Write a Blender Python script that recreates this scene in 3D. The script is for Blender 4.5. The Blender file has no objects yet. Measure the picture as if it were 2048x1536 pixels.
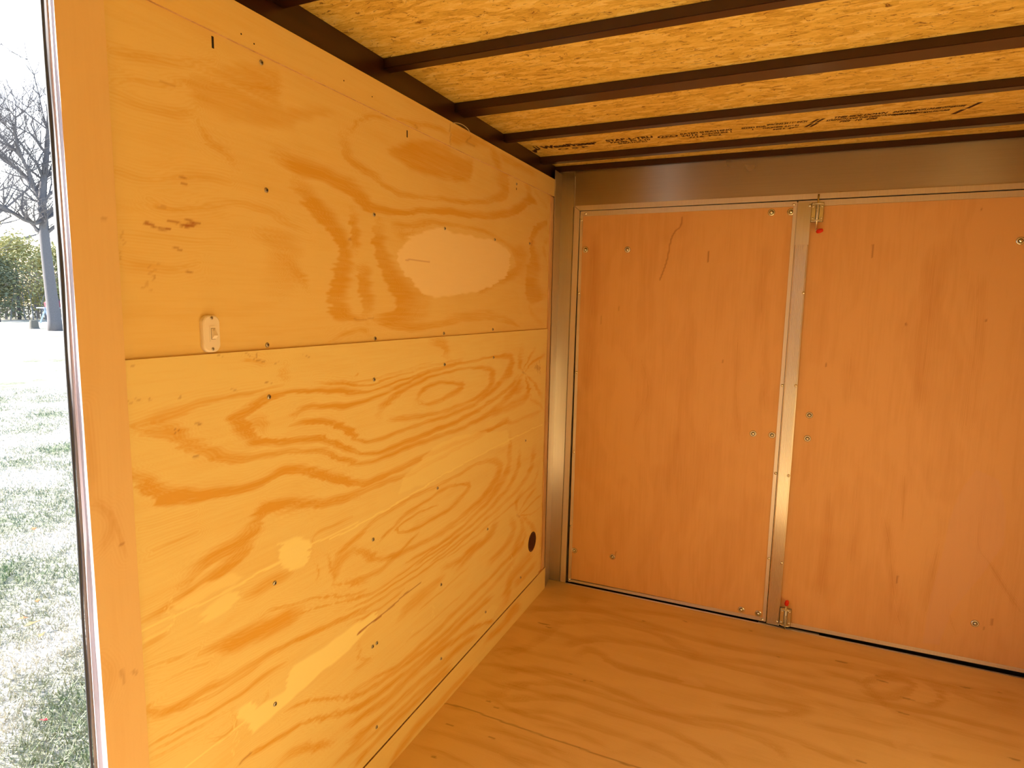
import bpy, bmesh, math, random
import numpy as np
from mathutils import Vector, Matrix

S = bpy.context.scene
COL = S.collection
random.seed(7)
rng = np.random.default_rng(7)

# ---------------------------------------------------------------- camera
cam_data = bpy.data.cameras.new('camera')
cam = bpy.data.objects.new('camera', cam_data)
COL.objects.link(cam)
S.camera = cam
cam_data.sensor_width = 36.0
cam_data.lens = 1227.436 / 2048 * 36.0
cam_data.clip_start = 0.02
cam_data.clip_end = 500
R_ = Vector((0.91442452, 0.40433902, 0.01837778))
U_ = Vector((-0.0678155, 0.10828785, 0.99180381))
F_ = Vector((-0.39903489, 0.90817603, -0.12644151))
cam.matrix_world = Matrix(((R_.x, U_.x, -F_.x, 0.95038659), (R_.y, U_.y, -F_.y, 0.0),
                           (R_.z, U_.z, -F_.z, 1.31850492), (0, 0, 0, 1)))

# ---------------------------------------------------------------- world, sun, exposure
W = bpy.data.worlds.new('sky')
S.world = W
W.use_nodes = True
wn = W.node_tree.nodes
wl = W.node_tree.links
bg = wn['Background']
sky = wn.new('ShaderNodeTexSky')
sky.sky_type = 'NISHITA'
sky.sun_disc = False
sky.sun_elevation = math.radians(34)
sky.sun_rotation = math.radians(-80)
sky.air_density = 1.0
sky.dust_density = 1.5
sky.ozone_density = 1.0
wl.new(sky.outputs['Color'], bg.inputs['Color'])
bg.inputs['Strength'].default_value = 0.36

SUN_TRAVEL = Vector((1.0, 0.55, -0.50)).normalized()
sl = bpy.data.lights.new('sun', 'SUN')
sl.energy = 11.5
sl.angle = math.radians(0.6)
sl.color = (1.0, 0.93, 0.82)
so = bpy.data.objects.new('sun', sl)
COL.objects.link(so)
so.rotation_euler = SUN_TRAVEL.to_track_quat('-Z', 'Y').to_euler()
so.location = (-20, -4, 14)

S.view_settings.view_transform = 'Standard'
S.view_settings.look = 'None'
S.view_settings.gamma = 1.0
S.view_settings.use_curve_mapping = False
S.view_settings.exposure = 0.80
S.cycles.max_bounces = 14
S.cycles.diffuse_bounces = 9
S.cycles.glossy_bounces = 6
S.cycles.sample_clamp_indirect = 12.0
S.cycles.use_denoising = True
S.cycles.caustics_reflective = False

# ---------------------------------------------------------------- materials
MATS = {}


class NT:
    def __init__(self, name):
        self.m = bpy.data.materials.new(name)
        self.m.use_nodes = True
        self.n = self.m.node_tree.nodes
        self.l = self.m.node_tree.links
        self.b = self.n['Principled BSDF']
        MATS[name] = self.m

    def new(self, t, **kw):
        x = self.n.new(t)
        for k, v in kw.items():
            setattr(x, k, v)
        return x

    def link(self, a, b):
        self.l.new(a, b)

    def coords(self, scale, rot=(0, 0, 0), warp=0.0, warp_scale=3.0):
        g = self.new('ShaderNodeNewGeometry')
        src = g.outputs['Position']
        if warp:
            nz = self.new('ShaderNodeTexNoise')
            nz.inputs['Scale'].default_value = warp_scale
            nz.inputs['Detail'].default_value = 2
            self.link(src, nz.inputs['Vector'])
            mx = self.new('ShaderNodeVectorMath', operation='MULTIPLY_ADD')
            self.link(nz.outputs['Color'], mx.inputs[0])
            mx.inputs[1].default_value = (warp,) * 3
            self.link(src, mx.inputs[2])
            src = mx.outputs[0]
        mp = self.new('ShaderNodeMapping')
        mp.inputs['Rotation'].default_value = rot
        mp.inputs['Scale'].default_value = scale
        self.link(src, mp.inputs['Vector'])
        return mp.outputs['Vector']

    def noise(self, vec, scale=1.0, detail=3.0, rough=0.55, dist=0.0):
        z = self.new('ShaderNodeTexNoise')
        z.inputs['Scale'].default_value = scale
        z.inputs['Detail'].default_value = detail
        z.inputs['Roughness'].default_value = rough
        z.inputs['Distortion'].default_value = dist
        self.link(vec, z.inputs['Vector'])
        return z.outputs['Fac']

    def math(self, op, a, b=None, c=None, clamp=False):
        x = self.new('ShaderNodeMath', operation=op, use_clamp=clamp)
        for i, v in enumerate((a, b, c)):
            if v is None:
                continue
            if isinstance(v, (int, float)):
                x.inputs[i].default_value = v
            else:
                self.link(v, x.inputs[i])
        return x.outputs[0]

    def mix(self, fac, a, b):
        x = self.new('ShaderNodeMix', data_type='RGBA')
        for i, v in ((0, fac), (6, a), (7, b)):
            if isinstance(v, (int, float)):
                x.inputs[i].default_value = v
            elif isinstance(v, tuple):
                x.inputs[i].default_value = (*v, 1.0) if len(v) == 3 else v
            else:
                self.link(v, x.inputs[i])
        return x.outputs[2]

    def ramp(self, fac, stops):
        r = self.new('ShaderNodeValToRGB')
        e = r.color_ramp.elements
        while len(e) < len(stops):
            e.new(0.5)
        for i, (p, c) in enumerate(stops):
            e[i].position = p
            e[i].color = (*c, 1.0) if len(c) == 3 else c
        self.link(fac, r.inputs['Fac'])
        return r.outputs['Color']

    def bump(self, h, strength=0.2, dist=0.002):
        b = self.new('ShaderNodeBump')
        b.inputs['Strength'].default_value = strength
        b.inputs['Distance'].default_value = dist
        self.link(h, b.inputs['Height'])
        self.link(b.outputs['Normal'], self.b.inputs['Normal'])

    def set(self, **kw):
        for k, v in kw.items():
            k = k.replace('_', ' ')
            if isinstance(v, (int, float)):
                self.b.inputs[k].default_value = v
            elif isinstance(v, tuple):
                self.b.inputs[k].default_value = (*v, 1.0)
            else:
                self.link(v, self.b.inputs[k])


def wood(name, light, dark, along, rough=0.42, streak=0.5, fig=True, pale=None, mark=(0.30, 0.085, 0.02), blotch=0.35, spec=0.4, bands=0.035):
    """Face veneer: long fibres along one axis, the figure from the panel's own grain map."""
    t = NT(name)
    sc = [150.0, 150.0, 150.0]
    sc['xyz'.index(along)] = 7.0
    fine = t.noise(t.coords(sc), detail=3, rough=0.6)
    sc2 = [34.0, 34.0, 34.0]
    sc2['xyz'.index(along)] = 2.2
    mid = t.noise(t.coords(sc2, warp=0.03, warp_scale=4), detail=3, rough=0.55)
    sc3 = [5.0, 5.0, 5.0]
    sc3['xyz'.index(along)] = 1.6
    big = t.noise(t.coords(sc3, warp=0.15, warp_scale=2.5), detail=2, rough=0.5)
    ff = t.math('MULTIPLY', t.math('SUBTRACT', fine, 0.5), streak * 1.9)
    mm = t.math('MULTIPLY', t.math('SUBTRACT', mid, 0.5), streak * 1.5)
    bb = t.math('MULTIPLY', t.math('SUBTRACT', big, 0.5), blotch)
    base = t.math('ADD', t.math('ADD', ff, mm), bb)
    if fig:
        at = t.new('ShaderNodeAttribute', attribute_name='fig')
        sp = t.new('ShaderNodeSeparateColor')
        t.link(at.outputs['Color'], sp.inputs['Color'])
        # finer growth lines echo the drawn figure; they fade away from it
        ph = t.math('MULTIPLY', t.math('ADD', at.outputs['Alpha'], t.math('MULTIPLY', mid, 9.0)), 1.15)
        wv = t.math('SINE', ph)
        fade = t.math('POWER', 2.718, t.math('MULTIPLY', at.outputs['Alpha'], -0.045))
        ring = t.math('MULTIPLY', t.math('MULTIPLY', wv, fade), 0.14)
        soft = t.math('MULTIPLY', sp.outputs['Red'], t.math('MULTIPLY_ADD', mid, 0.9, 0.55))
        edge = t.math('ADD', t.math('MULTIPLY_ADD', ff, t.math('MULTIPLY_ADD', sp.outputs['Red'], 0.8, 0.45), soft), ring)
        band = t.math('MULTIPLY', t.math('SINE', t.math('MULTIPLY', big, 46.0)), bands)
        fac = t.math('ADD', t.math('ADD', t.math('ADD', edge, band), t.math('MULTIPLY', t.math('ADD', mm, bb), 0.6)), 0.07, clamp=True)
    else:
        fac = t.math('ADD', base, 0.35, clamp=True)
    col = t.mix(fac, light, dark)
    if fig:
        gf = t.math('MULTIPLY_ADD', ff, 0.25, sp.outputs['Green'], clamp=True)
        gf = t.math('MULTIPLY', gf, t.math('GREATER_THAN', sp.outputs['Green'], 0.01))
        col = t.mix(gf, col, pale or light)
        col = t.mix(sp.outputs['Blue'], col, mark)
    t.set(Base_Color=col, Roughness=rough, Specular_IOR_Level=spec)
    t.bump(fine, 0.12, 0.001)
    return t.m


wood('pine_wall_upper', (0.80, 0.62, 0.27), (0.70, 0.41, 0.065), 'y', pale=(0.92, 0.77, 0.50), mark=(0.35, 0.09, 0.02))
wood('pine_wall_lower', (0.82, 0.69, 0.32), (0.72, 0.42, 0.07), 'y', pale=(0.92, 0.84, 0.42))
wood('pine_strip', (0.80, 0.62, 0.27), (0.70, 0.41, 0.065), 'y', pale=(0.92, 0.77, 0.50))
wood('pine_post', (0.76, 0.56, 0.30), (0.66, 0.42, 0.18), 'z', pale=(0.76, 0.56, 0.30))
wood('plywood_floor', (0.78, 0.58, 0.28), (0.60, 0.38, 0.12), 'x', rough=0.42, pale=(0.80, 0.60, 0.33), mark=(0.13, 0.045, 0.015), blotch=0.5, streak=0.4, bands=0.085)
wood('luan_door', (0.76, 0.455, 0.20), (0.54, 0.24, 0.07), 'z', rough=0.5, pale=(0.72, 0.43, 0.26), mark=(0.22, 0.045, 0.012), blotch=1.1, streak=0.42, bands=0.05)
wood('plywood_edge', (0.72, 0.5, 0.3), (0.45, 0.27, 0.13), 'z', fig=False, streak=1.2)

t = NT('osb')
# strands: several layers of long random flakes, mostly running across the trailer
acc = None
for i, (ang, sx, sy, off) in enumerate([(0.0, 14, 75, 0), (0.55, 17, 75, 3.1), (-0.6, 18, 78, 7.7), (1.35, 22, 60, 1.9)]):
    v = t.new('ShaderNodeTexVoronoi')
    v.inputs['Scale'].default_value = 1.0
    v.inputs['Randomness'].default_value = 1.0
    cc = t.coords((sx, sy, 1), rot=(0, 0, ang), warp=0.03, warp_scale=9)
    ad = t.new('ShaderNodeVectorMath', operation='ADD')
    t.link(cc, ad.inputs[0])
    ad.inputs[1].default_value = (off, off * 2.3, off)
    t.link(ad.outputs[0], v.inputs['Vector'])
    sp = t.new('ShaderNodeSeparateColor')
    t.link(v.outputs['Color'], sp.inputs['Color'])
    if acc is None:
        acc = sp.outputs['Red']
    else:
        pick = t.math('GREATER_THAN', sp.outputs['Green'], 0.62)
        x = t.new('ShaderNodeMix', data_type='FLOAT')
        t.link(pick, x.inputs[0])
        t.link(acc, x.inputs[2])
        t.link(sp.outputs['Red'], x.inputs[3])
        acc = x.outputs[0]
fine = t.noise(t.coords((45, 230, 45), warp=0.035, warp_scale=14), detail=5, rough=0.7)
blot = t.noise(t.coords((3, 5, 3)), detail=3)
f = t.math('ADD', t.math('MULTIPLY', acc, 0.32), t.math('ADD', t.math('MULTIPLY', fine, 0.72), t.math('MULTIPLY', blot, 0.22)))
col = t.ramp(f, [(0.28, (0.34, 0.17, 0.03)), (0.5, (0.66, 0.45, 0.09)), (0.68, (0.80, 0.59, 0.15)), (0.95, (0.90, 0.76, 0.34))])
fl = t.noise(t.coords((38, 120, 38), rot=(0, 0, 0.25), warp=0.06, warp_scale=18), detail=5, rough=0.78)
fleck = t.ramp(fl, [(0.0, (1, 1, 1)), (0.38, (1, 1, 1)), (0.42, (0, 0, 0))])
col = t.mix(t.math('MULTIPLY', fleck, 0.85), col, (0.16, 0.06, 0.012))
gr = t.noise(t.coords((4, 16, 4), rot=(0, 0, 0.2), warp=0.06, warp_scale=5), detail=3)
gr = t.ramp(gr, [(0.0, (0, 0, 0)), (0.66, (0, 0, 0)), (0.74, (1, 1, 1))])
col = t.mix(t.math('MULTIPLY', gr, 0.28), col, (0.2, 0.13, 0.06))
t.set(Base_Color=col, Roughness=0.62, Specular_IOR_Level=0.3)
t.bump(fine, 0.35, 0.002)


def metal(name, col, rough, axis, brushed=True, aniso=0.7, metallic=1.0, wear=0.12, bump=0.08):
    t = NT(name)
    sc = [4.0, 4.0, 4.0]
    for i in range(3):
        if 'xyz'[i] != axis:
            sc[i] = 420.0
    n = t.noise(t.coords(sc), detail=2)
    big = t.noise(t.coords((3, 3, 3)), detail=3)
    c2 = tuple(c * 0.8 for c in col)
    t.set(Base_Color=t.mix(t.math('MULTIPLY', n, 0.8), col, c2), Metallic=metallic)
    t.set(Roughness=t.math('ADD', t.math('MULTIPLY', t.math('SUBTRACT', big, 0.5), wear), rough))
    if brushed:
        # brushed along its length: the shine spreads across the brushing
        tg = t.new('ShaderNodeCombineXYZ')
        tg.inputs[0].default_value, tg.inputs[1].default_value, tg.inputs[2].default_value = (0, 0, 1) if axis == 'x' else (1, 0, 0)
        t.set(Anisotropic=aniso)
        t.link(tg.outputs['Vector'], t.b.inputs['Tangent'])
        t.bump(n, bump, 0.0006)
    return t.m


metal('brushed_header', (0.52, 0.47, 0.44), 0.29, 'x', aniso=0.96)
metal('brushed_post', (0.74, 0.70, 0.66), 0.34, 'z', aniso=0.92)
metal('stile_metal', (0.90, 0.87, 0.84), 0.33, 'z', aniso=0.92)
metal('aluminium_trim', (0.90, 0.86, 0.86), 0.38, 'z', brushed=False, metallic=0.9)
metal('zinc', (0.86, 0.87, 0.80), 0.24, 'z', brushed=False)
metal('screw_steel', (0.50, 0.49, 0.47), 0.4, 'z', brushed=False)

t = NT('brown_steel')
n = t.noise(t.coords((40, 12, 40)), detail=4)
t.set(Base_Color=t.mix(n, (0.022, 0.0065, 0.0035), (0.044, 0.013, 0.007)), Roughness=0.30, Specular_IOR_Level=0.6)
t.bump(n, 0.1, 0.001)


def plain(name, col, rough=0.5, spec=0.4, var=0.12, **kw):
    t = NT(name)
    n = t.noise(t.coords((25, 25, 25)), detail=3)
    c2 = tuple(max(0, c * (1 - var)) for c in col)
    t.set(Base_Color=t.mix(n, col, c2), Roughness=rough, Specular_IOR_Level=spec)
    for k, v in kw.items():
        t.set(**{k: v})
    return t


plain('door_skin_metal', (0.72, 0.66, 0.78), 0.5)
plain('switch_plastic', (0.86, 0.80, 0.74), 0.35, 0.5, 0.04)
plain('dark_recess', (0.012, 0.009, 0.008), 0.8)
plain('rubber_seal', (0.05, 0.055, 0.065), 0.6)
plain('red_plastic', (0.80, 0.03, 0.006), 0.35)
plain('dark_plug', (0.075, 0.022, 0.014), 0.55)
plain('stamp_ink', (0.055, 0.018, 0.006), 0.75)
plain('wire_sheath', (0.55, 0.50, 0.42), 0.45)
plain('jamb_paint', (0.45, 0.44, 0.46), 0.45)
plain('painted_wood_edge', (0.55, 0.46, 0.50), 0.6)
plain('bark', (0.20, 0.19, 0.20), 0.9, 0.1, 0.4)
plain('evergreen', (0.26, 0.28, 0.17), 0.8, 0.2, 0.5)
plain('olive_evergreen', (0.52, 0.49, 0.22), 0.8, 0.2, 0.4)
plain('twigs', (0.36, 0.34, 0.35), 0.9, 0.1, 0.3)
plain('orange_leaf', (0.55, 0.24, 0.10), 0.8, 0.2)
plain('red_leaf', (0.60, 0.08, 0.08), 0.8, 0.2)
plain('pale_blue_paint', (0.45, 0.55, 0.72), 0.6)
plain('maroon_paint', (0.22, 0.05, 0.07), 0.6)
plain('stump_wood', (0.16, 0.15, 0.13), 0.9)

t = NT('lawn_soil')
a = t.noise(t.coords((1.1, 1.1, 1.1), warp=0.5, warp_scale=0.7), detail=5, rough=0.6)
b = t.noise(t.coords((14, 14, 14)), detail=6, rough=0.7)
f = t.math('ADD', t.math('MULTIPLY', a, 0.6), t.math('MULTIPLY', b, 0.4))
col = t.ramp(f, [(0.36, (0.15, 0.18, 0.11)), (0.45, (0.32, 0.32, 0.25)), (0.52, (0.56, 0.53, 0.46)), (0.75, (0.76, 0.73, 0.67))])
t.set(Base_Color=col, Roughness=0.95, Specular_IOR_Level=0.1)
t.bump(b, 0.7, 0.05)
t = NT('grass_blade')
a = t.noise(t.coords((1.1, 1.1, 1.1), warp=0.5, warp_scale=0.7), detail=5, rough=0.6)
b = t.noise(t.coords((60, 60, 60)), detail=1)
f = t.math('ADD', t.math('MULTIPLY', a, 0.7), t.math('MULTIPLY', b, 0.3))
col = t.ramp(f, [(0.38, (0.17, 0.24, 0.12)), (0.46, (0.34, 0.35, 0.25)), (0.53, (0.58, 0.55, 0.47)), (0.75, (0.72, 0.69, 0.63))])
t.set(Base_Color=col, Roughness=0.85, Specular_IOR_Level=0.2)

# ---------------------------------------------------------------- helpers


def link(o, parent=None):
    COL.objects.link(o)
    if parent is not None:
        o.parent = parent
    return o


def tag(o, label=None, cat=None, group=None, kind=None):
    if label:
        o['label'] = label
    if cat:
        o['category'] = cat
    if group:
        o['group'] = group
    if kind:
        o['kind'] = kind
    return o


def empty(name, loc=(0, 0, 0)):
    o = bpy.data.objects.new(name, None)
    o.empty_display_size = 0.05
    link(o)
    o.location = loc
    return o


class MB:
    """Collects shapes into one mesh, in world coordinates."""

    def __init__(self):
        self.v = []
        self.f = []
        self.m = []

    def add(self, vs, fs, mi=0):
        k = len(self.v)
        self.v += [tuple(p) for p in vs]
        self.f += [tuple(i + k for i in f) for f in fs]
        self.m += [mi] * len(fs)
        return self

    def box(self, a, b, mi=0):
        x0, y0, z0 = (min(a[i], b[i]) for i in range(3))
        x1, y1, z1 = (max(a[i], b[i]) for i in range(3))
        return self.hexa([(x0, y0, z0), (x1, y0, z0), (x1, y1, z0), (x0, y1, z0),
                          (x0, y0, z1), (x1, y0, z1), (x1, y1, z1), (x0, y1, z1)], mi)

    def hexa(self, v, mi=0):
        return self.add(v, [(0, 3, 2, 1), (4, 5, 6, 7), (0, 1, 5, 4), (1, 2, 6, 5), (2, 3, 7, 6), (3, 0, 4, 7)], mi)

    def tube(self, pts, rad, n=10, mi=0, cap=True):
        pts = [Vector(p) for p in pts]
        rad = rad if hasattr(rad, '__len__') else [rad] * len(pts)
        rings = []
        up = None
        for i, p in enumerate(pts):
            d = (pts[min(i + 1, len(pts) - 1)] - pts[max(i - 1, 0)]).normalized()
            if up is None:
                up = Vector((0, 0, 1)) if abs(d.z) < 0.9 else Vector((1, 0, 0))
            a = d.cross(up).normalized()
            up = a.cross(d).normalized()
            rings.append([p + (a * math.cos(2 * math.pi * j / n) + up * math.sin(2 * math.pi * j / n)) * rad[i] for j in range(n)])
        vs = [q for r in rings for q in r]
        fs = []
        for i in range(len(pts) - 1):
            for j in range(n):
                k = (j + 1) % n
                fs.append((i * n + j, i * n + k, (i + 1) * n + k, (i + 1) * n + j))
        if cap:
            fs.append(tuple(range(n - 1, -1, -1)))
            fs.append(tuple((len(pts) - 1) * n + j for j in range(n)))
        return self.add(vs, fs, mi)

    def lathe(self, prof, origin, axis, n=20, mi=0):
        """prof: (radius, height) pairs along the axis."""
        ax = Vector(axis).normalized()
        t = Vector((0, 0, 1)) if abs(ax.z) < 0.9 else Vector((1, 0, 0))
        a = ax.cross(t).normalized()
        b = ax.cross(a)
        o = Vector(origin)
        vs = []
        for r, h in prof:
            r = max(r, 1e-5)
            for j in range(n):
                w = 2 * math.pi * j / n
                vs.append(o + ax * h + (a * math.cos(w) + b * math.sin(w)) * r)
        fs = []
        for i in range(len(prof) - 1):
            for j in range(n):
                k = (j + 1) % n
                fs.append((i * n + j, i * n + k, (i + 1) * n + k, (i + 1) * n + j))
        fs.append(tuple(range(n - 1, -1, -1)))
        fs.append(tuple((len(prof) - 1) * n + j for j in range(n)))
        return self.add(vs, fs, mi)

    def build(self, name, mats, parent=None, loc=None, bevel=0.0, smooth=False, seg=2):
        """loc: where the object's origin goes (a parent's own location is taken off)."""
        base = Vector(parent.location) if parent is not None else Vector((0, 0, 0))
        if parent is not None and parent.parent is not None:
            base = base + Vector(parent.parent.location)
        org = Vector(loc) if loc is not None else base
        me = bpy.data.meshes.new(name)
        me.from_pydata([tuple(Vector(p) - org) for p in self.v], [], self.f)
        mats = mats if isinstance(mats, (list, tuple)) else [mats]
        for m in mats:
            me.materials.append(MATS[m])
        me.polygons.foreach_set('material_index', self.m)
        bm = bmesh.new()
        bm.from_mesh(me)
        bmesh.ops.recalc_face_normals(bm, faces=bm.faces)
        if bevel:
            eds = [e for e in bm.edges if len(e.link_faces) == 2 and e.calc_face_angle(0) > 0.5]
            bmesh.ops.bevel(bm, geom=eds, offset=bevel, segments=seg, affect='EDGES', clamp_overlap=True)
        bm.to_mesh(me)
        bm.free()
        if smooth:
            me.polygons.foreach_set('use_smooth', [True] * len(me.polygons))
        o = bpy.data.objects.new(name, me)
        link(o, parent)
        o.location = org - base
        return o


def struct(o, label=None, cat=None):
    return tag(o, label, cat, kind='structure')


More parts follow.
